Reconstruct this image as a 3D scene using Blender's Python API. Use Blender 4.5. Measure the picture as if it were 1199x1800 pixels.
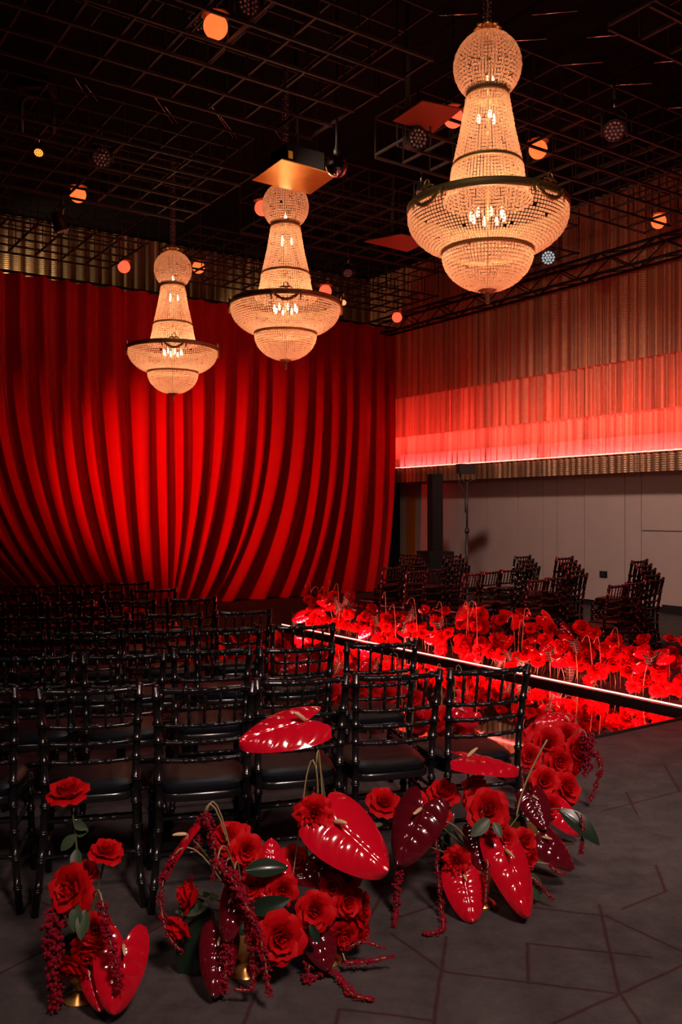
import bpy, bmesh, math, random
from mathutils import Vector, Matrix, Quaternion

# ------------------------------------------------------------------ scene, camera, light
for o in list(bpy.data.objects):
    bpy.data.objects.remove(o, do_unlink=True)
scene = bpy.context.scene
C = scene.collection
PI = math.pi
F, H = 1560.0, 1.63                       # focal length in pixels of the 1199x1800 frame, camera height

cam_d = bpy.data.cameras.new('camera')
cam_d.sensor_fit = 'VERTICAL'; cam_d.sensor_height = 36.0; cam_d.lens = 36.0 * F / 1800.0
cam_d.clip_start = 0.05; cam_d.clip_end = 100
cam = bpy.data.objects.new('camera', cam_d); C.objects.link(cam)
cam.location = (0, 0, H); cam.rotation_euler = (PI / 2, 0, 0)
scene.camera = cam

world = bpy.data.worlds.new('world'); scene.world = world
world.use_nodes = True
world.node_tree.nodes['Background'].inputs[0].default_value = (0.02, 0.015, 0.015, 1)
world.node_tree.nodes['Background'].inputs[1].default_value = 0.1

vs = scene.view_settings
vs.view_transform = 'Standard'; vs.look = 'None'; vs.gamma = 1.0
vs.use_curve_mapping = False; vs.exposure = 0.0

# room axes: a runs along the right wall away from the camera, b along the back wall to the right
TH = math.radians(34.4)
AV = Vector((-math.sin(TH), math.cos(TH), 0)); BV = Vector((math.cos(TH), math.sin(TH), 0))
RZ = TH                                    # rotation about z that turns +Y into AV and +X into BV
A_BACK, B_RIGHT, A_FRONT, B_LEFT, Z_CEIL = 15.84, 12.40, -5.0, -5.0, 6.7
def AB(a, b, z=0.0): return AV * a + BV * b + Vector((0, 0, z))
def P(px, py, d): return Vector(((px - 599.5) / F * d, d, H - (py - 900.0) / F * d))
def G(px, py): return P(px, py, F * H / (py - 900.0))        # a floor point
def PZ(px, py, z): return P(px, py, F * (H - z) / (py - 900.0))   # a point at height z

def spot(name, loc, target, power, color, size_deg, blend=0.6, radius=0.08):
    l = bpy.data.lights.new(name, 'SPOT'); l.energy = power; l.color = color
    l.spot_size = math.radians(size_deg); l.spot_blend = blend; l.shadow_soft_size = radius
    o = bpy.data.objects.new(name, l); C.objects.link(o); o.location = loc
    o.rotation_euler = (Vector(target) - Vector(loc)).to_track_quat('-Z', 'Y').to_euler()
    return o
def area(name, loc, rot, power, color, sx, sy):
    l = bpy.data.lights.new(name, 'AREA'); l.energy = power; l.color = color
    l.shape = 'RECTANGLE'; l.size = sx; l.size_y = sy
    o = bpy.data.objects.new(name, l); C.objects.link(o); o.location = loc; o.rotation_euler = rot
    return o

# unseen stage spots, plus fills added to brighten wall, chandelier and valance
RED = (1.0, 0.02, 0.015)
spot('curtain_spot', AB(9.8, -0.6, 2.5), AB(14.5, 7.1, 2.2), 3000, RED, 31, 1.0, 0.05)
spot('curtain_spot', AB(11.6, -1.2, 2.3), AB(14.5, 4.6, 2.3), 420, RED, 36, 1.0, 0.05)
spot('curtain_spot', AB(12.2, 4.6, 5.2), AB(14.5, 7.2, 2.0), 230, RED, 50, 1.0, 0.05)
spot('front_spot', (1.7, -1.4, 5.2), (0.45, 3.5, 0.2), 1250, (1.0, 0.70, 0.62), 42, 0.9, 0.45)
spot('front_spot', (-1.6, -0.6, 5.2), (0.0, 3.3, 0.2), 140, (1.0, 0.70, 0.62), 46, 0.9, 0.3)
spot('front_spot', (3.4, 2.6, 5.4), (2.1, 5.2, 0.0), 650, (1.0, 0.76, 0.68), 42, 1.0, 0.25)
spot('seating_spot', (-0.6, 7.6, 5.3), (-0.7, 5.0, 0.6), 40, (0.95, 0.97, 1.0), 70, 1.0, 0.10)
spot('aisle_spot', (4.4, 7.4, 5.2), (1.3, 8.6, 0.3), 850, (1.0, 0.05, 0.06), 70, 0.9, 0.12)
spot('wall_fill', (0.8, 8.6, 4.8), (4.4, 15.0, 0.8), 1100, (1.0, 0.64, 0.52), 62, 0.8, 0.2)  # unseen lamp added to brighten the lower right wall
spot('drape_spot', (-0.5, 8.5, 5.2), (4.6, 14.0, 4.2), 190, (1.0, 0.60, 0.40), 70, 1.0, 0.2)
spot('chandelier_fill', (-1.6, 0.3, 4.2), P(857, 330, 6.96), 170, (1.0, 0.74, 0.50), 26, 1.0, 0.2)  # added out of view near the camera to light the chandelier rims
spot('valance_fill', AB(14.95, 3.0, 5.15), AB(15.5, 5.5, 6.0), 170, (1.0, 0.66, 0.36), 100, 1.0, 0.1)  # added out of sight behind the curtain to brighten the valance
spot('valance_fill', AB(14.95, 7.5, 5.15), AB(15.5, 9.6, 6.0), 60, (1.0, 0.66, 0.36), 100, 1.0, 0.1)  # second added light for the right part of the valance

# ------------------------------------------------------------------ helpers
MATS = {}
def mat(name, col, rough=0.6, metal=0.0, spec=0.5, emit=None, estr=0.0, noise=0.0, nscale=20.0, bump=0.0, bscale=80.0, coat=0.0, sheen=0.0, trans=0.0):
    if name in MATS: return MATS[name]
    m = bpy.data.materials.new(name); m.use_nodes = True
    nt = m.node_tree; b = nt.nodes['Principled BSDF']
    b.inputs['Base Color'].default_value = (*col, 1)
    b.inputs['Roughness'].default_value = rough; b.inputs['Metallic'].default_value = metal
    b.inputs['Specular IOR Level'].default_value = spec
    b.inputs['Coat Weight'].default_value = coat; b.inputs['Sheen Weight'].default_value = sheen
    if emit:
        b.inputs['Emission Color'].default_value = (*emit, 1); b.inputs['Emission Strength'].default_value = estr
    if noise > 0:
        tc = nt.nodes.new('ShaderNodeTexCoord'); n = nt.nodes.new('ShaderNodeTexNoise')
        n.inputs['Scale'].default_value = nscale; n.inputs['Detail'].default_value = 4
        nt.links.new(tc.outputs['Object'], n.inputs['Vector'])
        r = nt.nodes.new('ShaderNodeMapRange'); r.inputs[3].default_value = 1 - noise; r.inputs[4].default_value = 1 + noise
        nt.links.new(n.outputs['Fac'], r.inputs[0])
        mx = nt.nodes.new('ShaderNodeVectorMath'); mx.operation = 'SCALE'
        mx.inputs[0].default_value = col; nt.links.new(r.outputs[0], mx.inputs['Scale'])
        nt.links.new(mx.outputs[0], b.inputs['Base Color'])
    if bump > 0:
        tc = nt.nodes.new('ShaderNodeTexCoord'); n = nt.nodes.new('ShaderNodeTexNoise')
        n.inputs['Scale'].default_value = bscale; n.inputs['Detail'].default_value = 3
        nt.links.new(tc.outputs['Object'], n.inputs['Vector'])
        bp = nt.nodes.new('ShaderNodeBump'); bp.inputs['Strength'].default_value = bump; bp.inputs['Distance'].default_value = 0.004
        nt.links.new(n.outputs['Fac'], bp.inputs['Height']); nt.links.new(bp.outputs[0], b.inputs['Normal'])
    if trans > 0:
        t = nt.nodes.new('ShaderNodeBsdfTranslucent'); t.inputs[0].default_value = (*col, 1)
        mx = nt.nodes.new('ShaderNodeMixShader'); mx.inputs[0].default_value = trans
        out = nt.nodes['Material Output']
        nt.links.new(b.outputs[0], mx.inputs[1]); nt.links.new(t.outputs[0], mx.inputs[2]); nt.links.new(mx.outputs[0], out.inputs[0])
    MATS[name] = m
    return m

class MB:
    """collects verts and faces of one mesh"""
    def __init__(s): s.v = []; s.f = []
    def add(s, vs_, fs_):
        n = len(s.v); s.v += [tuple(x) for x in vs_]; s.f += [tuple(i + n for i in f) for f in fs_]
        return s
    def box(s, c, size, rz=0.0):
        c = Vector(c); hx, hy, hz = [q / 2 for q in size]; R = Matrix.Rotation(rz, 3, 'Z')
        vs_ = [c + R @ Vector((x * hx, y * hy, z * hz)) for x in (-1, 1) for y in (-1, 1) for z in (-1, 1)]
        return s.add(vs_, [(0, 1, 3, 2), (4, 6, 7, 5), (0, 4, 5, 1), (2, 3, 7, 6), (0, 2, 6, 4), (1, 5, 7, 3)])
    def tube(s, pts, rads, n=8, cap=True):
        pts = [Vector(p) for p in pts]
        if not hasattr(rads, '__len__'): rads = [rads] * len(pts)
        t0 = (pts[1] - pts[0]).normalized()
        up = Vector((0, 0, 1)) if abs(t0.z) < 0.9 else Vector((1, 0, 0))
        x = t0.cross(up).normalized(); vs_ = []; prev = t0
        for i, p in enumerate(pts):
            a = pts[max(i - 1, 0)]; b = pts[min(i + 1, len(pts) - 1)]
            t = (b - a).normalized() if (b - a).length > 1e-9 else prev
            x = (prev.rotation_difference(t) @ x); x = (x - t * x.dot(t)).normalized(); prev = t
            y = t.cross(x)
            for k in range(n):
                an = 2 * PI * k / n; vs_.append(p + (x * math.cos(an) + y * math.sin(an)) * rads[i])
        fs_ = [(i * n + k, i * n + (k + 1) % n, (i + 1) * n + (k + 1) % n, (i + 1) * n + k) for i in range(len(pts) - 1) for k in range(n)]
        if cap:
            fs_.append(tuple(reversed(range(n)))); fs_.append(tuple((len(pts) - 1) * n + k for k in range(n)))
        return s.add(vs_, fs_)
    def lathe(s, prof, n=24, c=(0, 0, 0), cap=True):
        c = Vector(c); vs_ = []
        for r, z in prof:
            for k in range(n):
                an = 2 * PI * k / n; vs_.append(c + Vector((r * math.cos(an), r * math.sin(an), z)))
        m = len(prof)
        fs_ = [(i * n + k, i * n + (k + 1) % n, (i + 1) * n + (k + 1) % n, (i + 1) * n + k) for i in range(m - 1) for k in range(n)]
        if cap:
            fs_.append(tuple(reversed(range(n)))); fs_.append(tuple((m - 1) * n + k for k in range(n)))
        return s.add(vs_, fs_)
    def grid(s, fn, nu, nv):
        vs_ = [fn(i / nu, j / nv) for j in range(nv + 1) for i in range(nu + 1)]
        w = nu + 1
        return s.add(vs_, [(j * w + i, j * w + i + 1, (j + 1) * w + i + 1, (j + 1) * w + i) for j in range(nv) for i in range(nu)])
    def mesh(s, name, m, smooth=True):
        me = bpy.data.meshes.new(name); me.from_pydata(s.v, [], s.f)
        if smooth: me.polygons.foreach_set('use_smooth', [True] * len(me.polygons))
        if m: me.materials.append(m)
        me.update(); return me
def autosmooth(me, ang=40):
    bm = bmesh.new(); bm.from_mesh(me)
    for e in bm.edges:
        if len(e.link_faces) == 2 and e.calc_face_angle(0) > math.radians(ang): e.smooth = False
    bm.to_mesh(me); bm.free(); return me

def put(name, me, parent=None, loc=None, rot=None, kind=None):
    o = bpy.data.objects.new(name, me); C.objects.link(o)
    if parent: o.parent = parent
    if loc is not None: o.location = loc
    if rot is not None:
        if isinstance(rot, Quaternion): o.rotation_mode = 'QUATERNION'; o.rotation_quaternion = rot
        else: o.rotation_euler = rot
    if kind: o['kind'] = kind
    return o
def tag(o, label, cat, group=None, kind=None):
    o['label'] = label; o['category'] = cat
    if group: o['group'] = group
    if kind: o['kind'] = kind
    return o
def thing(name, label, cat, loc=(0, 0, 0), rz=0.0, group=None):
    o = bpy.data.objects.new(name, None); C.objects.link(o); o.empty_display_size = 0.05
    o.location = loc; o.rotation_euler = (0, 0, rz)
    return tag(o, label, cat, group)
def struct(name, me, label, parent=None):
    o = put(name, me, parent); o['kind'] = 'structure'; o['label'] = label; return o
def copy_tree(root, loc, rz, label, group=None):
    r = root.copy(); C.objects.link(r); r.location = loc; r.rotation_euler = (0, 0, rz); r['label'] = label
    if group: r['group'] = group
    for ch in list(root.children):
        c = ch.copy(); C.objects.link(c); c.parent = r
        for g in ch.children:
            d = g.copy(); C.objects.link(d); d.parent = c
    return r
ORD = ['first', 'second', 'third', 'fourth', 'fifth', 'sixth', 'seventh', 'eighth', 'ninth', 'tenth', 'eleventh', 'twelfth']

# ------------------------------------------------------------------ materials of the shell
def carpet_material():
    m = bpy.data.materials.new('carpet'); m.use_nodes = True; nt = m.node_tree; N = nt.nodes; L = nt.links
    b = N['Principled BSDF']; b.inputs['Roughness'].default_value = 0.9; b.inputs['Specular IOR Level'].default_value = 0.15
    tc = N.new('ShaderNodeTexCoord')
    sep = N.new('ShaderNodeVectorMath'); sep.operation = 'MULTIPLY'; sep.inputs[1].default_value = (1, 1, 0)
    nz = N.new('ShaderNodeTexNoise'); nz.inputs['Scale'].default_value = 9; nz.inputs['Detail'].default_value = 3
    L.new(tc.outputs['Object'], nz.inputs['Vector'])
    wob = N.new('ShaderNodeVectorMath'); wob.operation = 'MULTIPLY_ADD'
    L.new(nz.outputs['Color'], wob.inputs[0]); wob.inputs[1].default_value = (0.012, 0.012, 0); L.new(tc.outputs['Object'], wob.inputs[2])
    L.new(wob.outputs[0], sep.inputs[0])
    seg_px = [((787, 1645), (765, 1796)), ((785, 1707), (1087, 1745)), ((929, 1657), (931, 1727)), ((930, 1657), (1145, 1681)),
              ((1055, 1590), (1090, 1742)), ((925, 1592), (1067, 1609)), ((970, 1800), (1230, 1683)), ((600, 1772), (765, 1792)),
              ((1060, 1425), (1230, 1382)), ((1102, 1392), (1122, 1432)), ((1170, 1345), (1197, 1392)), ((1095, 1597), (1175, 1565)),
              ((1155, 1520), (1172, 1566)), ((1067, 1609), (1230, 1685)), ((690, 1615), (770, 1590)), ((675, 1570), (645, 1625)),
              ((690, 1640), (785, 1707)), ((0, 1712), (90, 1665)), ((430, 1800), (455, 1740)), ((180, 1690), (330, 1600)), ((240, 1560), (320, 1660)),
              ((600, 1772), (585, 1830)), ((1090, 1742), (1150, 1830)), ((850, 1560), (925, 1592)), ((0, 1560), (120, 1600)), ((300, 1480), (420, 1560))]
    segs = [(G(*p), G(*q)) for p, q in seg_px]
    rnd = random.Random(3)
    for k in range(26):
        c = AB(rnd.uniform(-3, 14), rnd.uniform(-3, 11)); an = rnd.uniform(0, PI); l = rnd.uniform(0.3, 0.9)
        if 2.5 < c.y < 4.6 and -1.4 < c.x < 1.9: continue
        d = Vector((math.cos(an), math.sin(an), 0)) * l
        segs.append((c - d, c + d))
    last = None
    for a_, b_ in segs:
        d = b_ - a_; ln = d.length; d = d / ln
        s1 = N.new('ShaderNodeVectorMath'); s1.operation = 'SUBTRACT'; L.new(sep.outputs[0], s1.inputs[0]); s1.inputs[1].default_value = (a_.x, a_.y, 0)
        s2 = N.new('ShaderNodeVectorMath'); s2.operation = 'DOT_PRODUCT'; L.new(s1.outputs[0], s2.inputs[0]); s2.inputs[1].default_value = (d.x, d.y, 0)
        s3 = N.new('ShaderNodeClamp'); s3.inputs[2].default_value = ln; L.new(s2.outputs['Value'], s3.inputs[0])
        s4 = N.new('ShaderNodeVectorMath'); s4.operation = 'SCALE'; s4.inputs[0].default_value = (d.x, d.y, 0); L.new(s3.outputs[0], s4.inputs['Scale'])
        s5 = N.new('ShaderNodeVectorMath'); s5.operation = 'DISTANCE'; L.new(s1.outputs[0], s5.inputs[0]); L.new(s4.outputs[0], s5.inputs[1])
        if last is None: last = s5.outputs['Value']
        else:
            mn = N.new('ShaderNodeMath'); mn.operation = 'MINIMUM'; L.new(last, mn.inputs[0]); L.new(s5.outputs['Value'], mn.inputs[1]); last = mn.outputs[0]
    mr = N.new('ShaderNodeMapRange'); mr.inputs[1].default_value = 0.001; mr.inputs[2].default_value = 0.011; mr.inputs[3].default_value = 0.7; mr.inputs[4].default_value = 0.0
    L.new(last, mr.inputs[0])
    fine = N.new('ShaderNodeTexNoise'); fine.inputs['Scale'].default_value = 5; fine.inputs['Detail'].default_value = 8; fine.inputs['Roughness'].default_value = 0.75
    L.new(tc.outputs['Object'], fine.inputs['Vector'])
    ramp = N.new('ShaderNodeValToRGB'); ramp.color_ramp.elements[0].position = 0.3; ramp.color_ramp.elements[1].position = 0.75
    ramp.color_ramp.elements[0].color = (0.046, 0.039, 0.039, 1); ramp.color_ramp.elements[1].color = (0.112, 0.096, 0.095, 1)
    L.new(fine.outputs['Fac'], ramp.inputs[0])
    mix = N.new('ShaderNodeMix'); mix.data_type = 'RGBA'; L.new(mr.outputs[0], mix.inputs[0]); L.new(ramp.outputs[0], mix.inputs[6]); mix.inputs[7].default_value = (0.045, 0.004, 0.007, 1)
    L.new(mix.outputs[2], b.inputs['Base Color'])
    pile = N.new('ShaderNodeTexNoise'); pile.inputs['Scale'].default_value = 260; L.new(tc.outputs['Object'], pile.inputs['Vector'])
    bp = N.new('ShaderNodeBump'); bp.inputs['Strength'].default_value = 0.5; bp.inputs['Distance'].default_value = 0.003
    L.new(pile.outputs['Fac'], bp.inputs['Height']); L.new(bp.outputs[0], b.inputs['Normal'])
    return m

M_black = mat('matte_black', (0.012, 0.012, 0.013), 0.7, spec=0.3, noise=0.3, nscale=8)
M_panel = mat('wall_panel', (0.42, 0.36, 0.34), 0.5, spec=0.3, noise=0.08, nscale=3)
M_iron = mat('lattice_steel', (0.030, 0.023, 0.018), 0.6, metal=0.2, noise=0.35, nscale=14)

# ------------------------------------------------------------------ room shell
def quad(a, b, c, d): return MB().add([a, b, c, d], [(0, 1, 2, 3)])
fl = MB(); fl.add([AB(A_FRONT, B_LEFT), AB(A_FRONT, B_RIGHT), AB(A_BACK, B_RIGHT), AB(A_BACK, B_LEFT)] +
                  [AB(A_FRONT, B_LEFT, -.1), AB(A_FRONT, B_RIGHT, -.1), AB(A_BACK, B_RIGHT, -.1), AB(A_BACK, B_LEFT, -.1)], [(0, 1, 2, 3), (7, 6, 5, 4), (0, 4, 5, 1), (1, 5, 6, 2), (2, 6, 7, 3), (3, 7, 4, 0)])
struct('floor', fl.mesh('floor', carpet_material(), False), 'dark grey carpet floor with thin dark red line pattern')
def wall(name, p, q, z0, z1, th, label, m):
    d = (q - p).normalized(); nrm = Vector((d.y, -d.x, 0)) * th
    mb = MB().add([p + Vector((0, 0, z0)), q + Vector((0, 0, z0)), q + Vector((0, 0, z1)), p + Vector((0, 0, z1)),
                   p + nrm + Vector((0, 0, z0)), q + nrm + Vector((0, 0, z0)), q + nrm + Vector((0, 0, z1)), p + nrm + Vector((0, 0, z1))],
                  [(0, 3, 2, 1), (4, 5, 6, 7), (0, 1, 5, 4), (1, 2, 6, 5), (2, 3, 7, 6), (3, 0, 4, 7)])
    return struct(name, mb.mesh(name, m, False), label)
wr = wall('wall_right', AB(A_FRONT, B_RIGHT), AB(A_BACK, B_RIGHT), 0, Z_CEIL, .15, 'right wall with pale panels below hanging gold chain drapes', M_black)
wall('wall_back', AB(A_BACK, B_RIGHT), AB(A_BACK, B_LEFT), 0, Z_CEIL, .15, 'black back wall behind the red velvet curtain', M_black)
wall('wall_left', AB(A_BACK, B_LEFT), AB(A_FRONT, B_LEFT), 0, Z_CEIL, .15, 'black left wall out of view', M_black)
wall('wall_front', AB(A_FRONT, B_LEFT), AB(A_FRONT, B_RIGHT), 0, Z_CEIL, .15, 'black wall behind the camera', M_black)
ce = MB(); ce.add([AB(A_FRONT, B_LEFT, Z_CEIL), AB(A_FRONT, B_RIGHT, Z_CEIL), AB(A_BACK, B_RIGHT, Z_CEIL), AB(A_BACK, B_LEFT, Z_CEIL)] +
                  [AB(A_FRONT, B_LEFT, Z_CEIL + .1), AB(A_FRONT, B_RIGHT, Z_CEIL + .1), AB(A_BACK, B_RIGHT, Z_CEIL + .1), AB(A_BACK, B_LEFT, Z_CEIL + .1)],
                 [(3, 2, 1, 0), (4, 5, 6, 7), (0, 1, 5, 4), (1, 2, 6, 5), (2, 3, 7, 6), (3, 0, 4, 7)])
struct('ceiling', ce.mesh('ceiling', mat('ceiling_black', (.0035, .0035, .0035), .9, spec=.1), False), 'black painted ceiling above the metal lattice')

def wall_a(px):
    """a coordinate where the pixel column px meets the right wall"""
    k = (px - 599.5) / F
    # (AV*a + BV*B).x = k * (..).y
    return (BV.x * B_RIGHT - k * BV.y * B_RIGHT) / (k * AV.y - AV.x)
seams = [wall_a(x) for x in (706, 745, 806, 860, 914, 958, 983, 1031, 1102, 1131)] + [wall_a(1131) - 1.1, wall_a(1131) - 2.2]
for i in range(len(seams) - 1):
    a0, a1 = seams[i + 1] + .006, seams[i] - .006
    if i == 9:
        for z0, z1 in ((.1, 1.315), (1.33, 2.9)):
            put('panel', MB().box(AB((a0 + a1) / 2, B_RIGHT - .025, (z0 + z1) / 2), (.05, a1 - a0, z1 - z0), RZ).mesh('panel', M_panel, False), wr)
    else:
        put('panel', MB().box(AB((a0 + a1) / 2, B_RIGHT - .025, 1.5), (.05, a1 - a0, 2.8), RZ).mesh('panel', M_panel, False), wr)
a0, a1 = A_FRONT, seams[-1]
n = 10
for i in range(n):
    q0, q1 = a0 + (a1 - a0) * i / n, a0 + (a1 - a0) * (i + 1) / n
    put('panel', MB().box(AB((q0 + q1) / 2, B_RIGHT - .025, 1.5), (.05, q1 - q0 - .012, 2.8), RZ).mesh('panel', M_panel, False), wr)
struct('baseboard_right', MB().box(AB(wall_a(1165) / 2 - 2.5, B_RIGHT - .06, .07), (.06, wall_a(1165) + 4.9, .14), RZ).mesh('baseboard', M_black, False), 'black low baseboard along the right wall')
struct('reflection_streak_1', MB().box(AB(wall_a(727), B_RIGHT - .06, 1.25), (.05, .3, 2.4), RZ).mesh('reflection_streak', mat('painted_reflection', (.55, .17, .02), .4), False), 'amber reflection streak painted as a strip on the wall beside the curtain')  # a reflection on the glossy panel, put into a coloured strip

# ------------------------------------------------------------------ red velvet curtain
def velvet():
    m = mat('red_velvet', (0.52, 0.006, 0.012), 0.62, spec=0.25, sheen=0.15, noise=0.12, nscale=6, bump=0.15, bscale=300)
    m.node_tree.nodes['Principled BSDF'].inputs['Sheen Tint'].default_value = (1, .1, .1, 1)
    return m
def build_curtain():
    a_c, b0, b1, ztop = A_BACK - 1.2, -1.5, 11.42, 5.44
    bg = 5.95                                 # where the folds are gathered at the foot
    rnd = random.Random(11)
    folds = []; b = b0
    while b < b1:
        w = rnd.uniform(.24, .52); folds.append((b, w, rnd.uniform(.6, 1.15))); b += w
    nf = len(folds); NU = nf * 12; NV = 46
    def fn(u, v):
        k = min(int(u * nf), nf - 1); t = u * nf - k
        f = folds[k]; bt = f[0] + f[1] * t
        amp = .20 * f[2] * (.65 + .7 * v)
        off = amp * (math.cos(2 * PI * t) * .8 + .2 * math.cos(4 * PI * t + k))
        z = ztop * (1 - v)
        pull = v ** 3.2
        span = bt - bg
        q = bg + span * (1 - .52 * pull) if span < 0 else bg + span * (1 - .66 * pull * math.exp(-(max(0, span - 1.0) / 2.7) ** 2))
        q += .05 * math.sin(v * 5 + k * 1.7) * v
        bulge = .35 * v ** 2 * math.exp(-(span / 2.5) ** 2)
        hem = .0 if v < 1 else .01
        return AB(a_c + off - bulge, q, max(z + hem, .01))
    me = MB().grid(fn, NU, NV).mesh('curtain', velvet())
    t = thing('velvet_curtain', 'tall red velvet stage curtain gathered towards its foot along the back wall', 'curtain', AB(a_c, 6, 0))
    o = put('drape', me, t); o.matrix_parent_inverse = Matrix.Translation(-AB(a_c, 6, 0))
    r = put('curtain_rail', MB().tube([AB(a_c, b0, ztop + .02), AB(a_c, b1, ztop + .02)], .025, 8).mesh('rail', M_black), t)
    r.matrix_parent_inverse = Matrix.Translation(-AB(a_c, 6, 0))
build_curtain()

# ------------------------------------------------------------------ gold chain drapes
def chain_material(name, col, rough, tr):
    m = bpy.data.materials.new(name); m.use_nodes = True; nt = m.node_tree; N = nt.nodes; L = nt.links
    b = N['Principled BSDF']; b.inputs['Base Color'].default_value = (*col, 1); b.inputs['Roughness'].default_value = rough; b.inputs['Metallic'].default_value = 0.55
    tc = N.new('ShaderNodeTexCoord'); w = N.new('ShaderNodeTexWave'); w.wave_type = 'BANDS'; w.bands_direction = 'Z'
    w.inputs['Scale'].default_value = 9; w.inputs['Distortion'].default_value = 0.6
    L.new(tc.outputs['Object'], w.inputs['Vector'])
    nz = N.new('ShaderNodeTexNoise'); nz.inputs['Scale'].default_value = 26; L.new(tc.outputs['Object'], nz.inputs['Vector'])
    ad = N.new('ShaderNodeMath'); ad.operation = 'ADD'; L.new(w.outputs['Fac'], ad.inputs[0]); L.new(nz.outputs['Fac'], ad.inputs[1])
    bp = N.new('ShaderNodeBump'); bp.inputs['Strength'].default_value = 0.4; bp.inputs['Distance'].default_value = 0.01
    L.new(ad.outputs[0], bp.inputs['Height']); L.new(bp.outputs[0], b.inputs['Normal'])
    t = N.new('ShaderNodeBsdfTranslucent'); t.inputs[0].default_value = (min(1, col[0] * 1.5), col[1] * 1.2, col[2] * 1.2, 1)
    tp = N.new('ShaderNodeBsdfTransparent')
    m1 = N.new('ShaderNodeMixShader'); m1.inputs[0].default_value = 0.45
    m2 = N.new('ShaderNodeMixShader'); m2.inputs[0].default_value = tr
    mp = N.new('ShaderNodeMapping'); mp.inputs['Scale'].default_value = (7, 7, .12); L.new(tc.outputs['Object'], mp.inputs[0])
    st = N.new('ShaderNodeTexNoise'); st.inputs['Scale'].default_value = 1.6; st.inputs['Detail'].default_value = 5; L.new(mp.outputs[0], st.inputs['Vector'])
    sr = N.new('ShaderNodeMapRange'); sr.inputs[1].default_value = .3; sr.inputs[2].default_value = .7; sr.inputs[3].default_value = .45; sr.inputs[4].default_value = 1.35; L.new(st.outputs['Fac'], sr.inputs[0])
    for node, key, base in ((b, 'Base Color', col), (t, 0, (min(1, col[0] * 1.5), col[1] * 1.2, col[2] * 1.2))):
        sc = N.new('ShaderNodeVectorMath'); sc.operation = 'SCALE'; sc.inputs[0].default_value = base; L.new(sr.outputs[0], sc.inputs['Scale']); L.new(sc.outputs[0], node.inputs[key])
    L.new(b.outputs[0], m1.inputs[1]); L.new(t.outputs[0], m1.inputs[2]); L.new(m1.outputs[0], m2.inputs[1]); L.new(tp.outputs[0], m2.inputs[2])
    L.new(m2.outputs[0], N['Material Output'].inputs[0])
    return m
M_chain = chain_material('gold_chain', (0.50, 0.31, 0.18), 0.45, 0.10)
M_chain2 = chain_material('pale_chain', (0.62, 0.45, 0.27), 0.5, 0.10)
def chain_sheet(p_of, length, z0, z1, wl, amp, seed, m, nv=1):
    rnd = random.Random(seed); s = 0; cols = []
    while s < length:
        w = wl * rnd.uniform(.75, 1.3); a_ = amp * rnd.uniform(.6, 1.2)
        for k in range(6):
            t = k / 6; cols.append((s + w * t, a_ * math.cos(2 * PI * t)))
        s += w
    nu = len(cols) - 1
    def fn(u, v):
        c = cols[round(u * nu)]
        return p_of(c[0], c[1], z1 + (z0 - z1) * v)
    return MB().grid(fn, nu, nv).mesh('chain_sheet', m)
LEN = A_BACK - A_FRONT - .3
gd = thing('gold_chain_drape', 'tiered gold chain drape glowing red along its lower edge on the right wall', 'drape', AB(8, B_RIGHT, 0))
inv = Matrix.Translation(-AB(8, B_RIGHT, 0))
def wall_p(off): return lambda s, c, z: AB(A_BACK - .1 - s, B_RIGHT - off + c, z)
for i, (z0, off, wl) in enumerate(((3.975, 1.02, .17), (3.18, .95, .17), (2.565, .88, .16))):
    o = put('chain_tier', chain_sheet(wall_p(off), LEN, z0, Z_CEIL - .05, wl, (.045), 20 + i, M_chain), gd); o.matrix_parent_inverse = inv
o = put('hem_tier', chain_sheet(wall_p(.86), LEN, 2.25, 2.54, .13, .02, 31, M_chain), gd); o.matrix_parent_inverse = inv
# light ledge hidden behind the lowest tier: red tape on a black batten
lb = thing('light_batten', 'thin glowing red light tape along the lower edge of the gold drape', 'light strip', AB(8, B_RIGHT, 0))
o = put('batten', MB().box(AB((A_BACK + A_FRONT) / 2, B_RIGHT - .45, 2.535), (.8, LEN, .03), RZ).mesh('batten', M_black, False), lb); o.matrix_parent_inverse = inv
o = put('light_tape', MB().tube([AB(A_BACK - .2, B_RIGHT - .93, 2.555), AB(A_FRONT + .2, B_RIGHT - .93, 2.555)], .007, 6).mesh('tape', mat('tape_glow', (.9, .3, .2), emit=(1.0, .22, .12), estr=3.5)), lb); o.matrix_parent_inverse = inv
for k in range(3):
    a_m = A_BACK - 2.2 - 4.4 * k
    area('drape_light', AB(a_m, B_RIGHT - .16, 2.60), (0, math.radians(-172), RZ), (400, 300, 240)[k], (1.0, .085, .09), .10, 4.2)
# valance of the same chain at the top of the back wall
gv = thing('gold_chain_valance', 'pale gold chain valance above the red curtain on the back wall', 'drape', AB(A_BACK, 6, 0))
o = put('chain_tier', chain_sheet(lambda s, c, z: AB(A_BACK - .3 + c, B_RIGHT - .6 - s, z), 14.5, 4.9, Z_CEIL - .05, .2, .03, 33, M_chain2), gv)
o.matrix_parent_inverse = Matrix.Translation(-AB(A_BACK, 6, 0))

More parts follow.
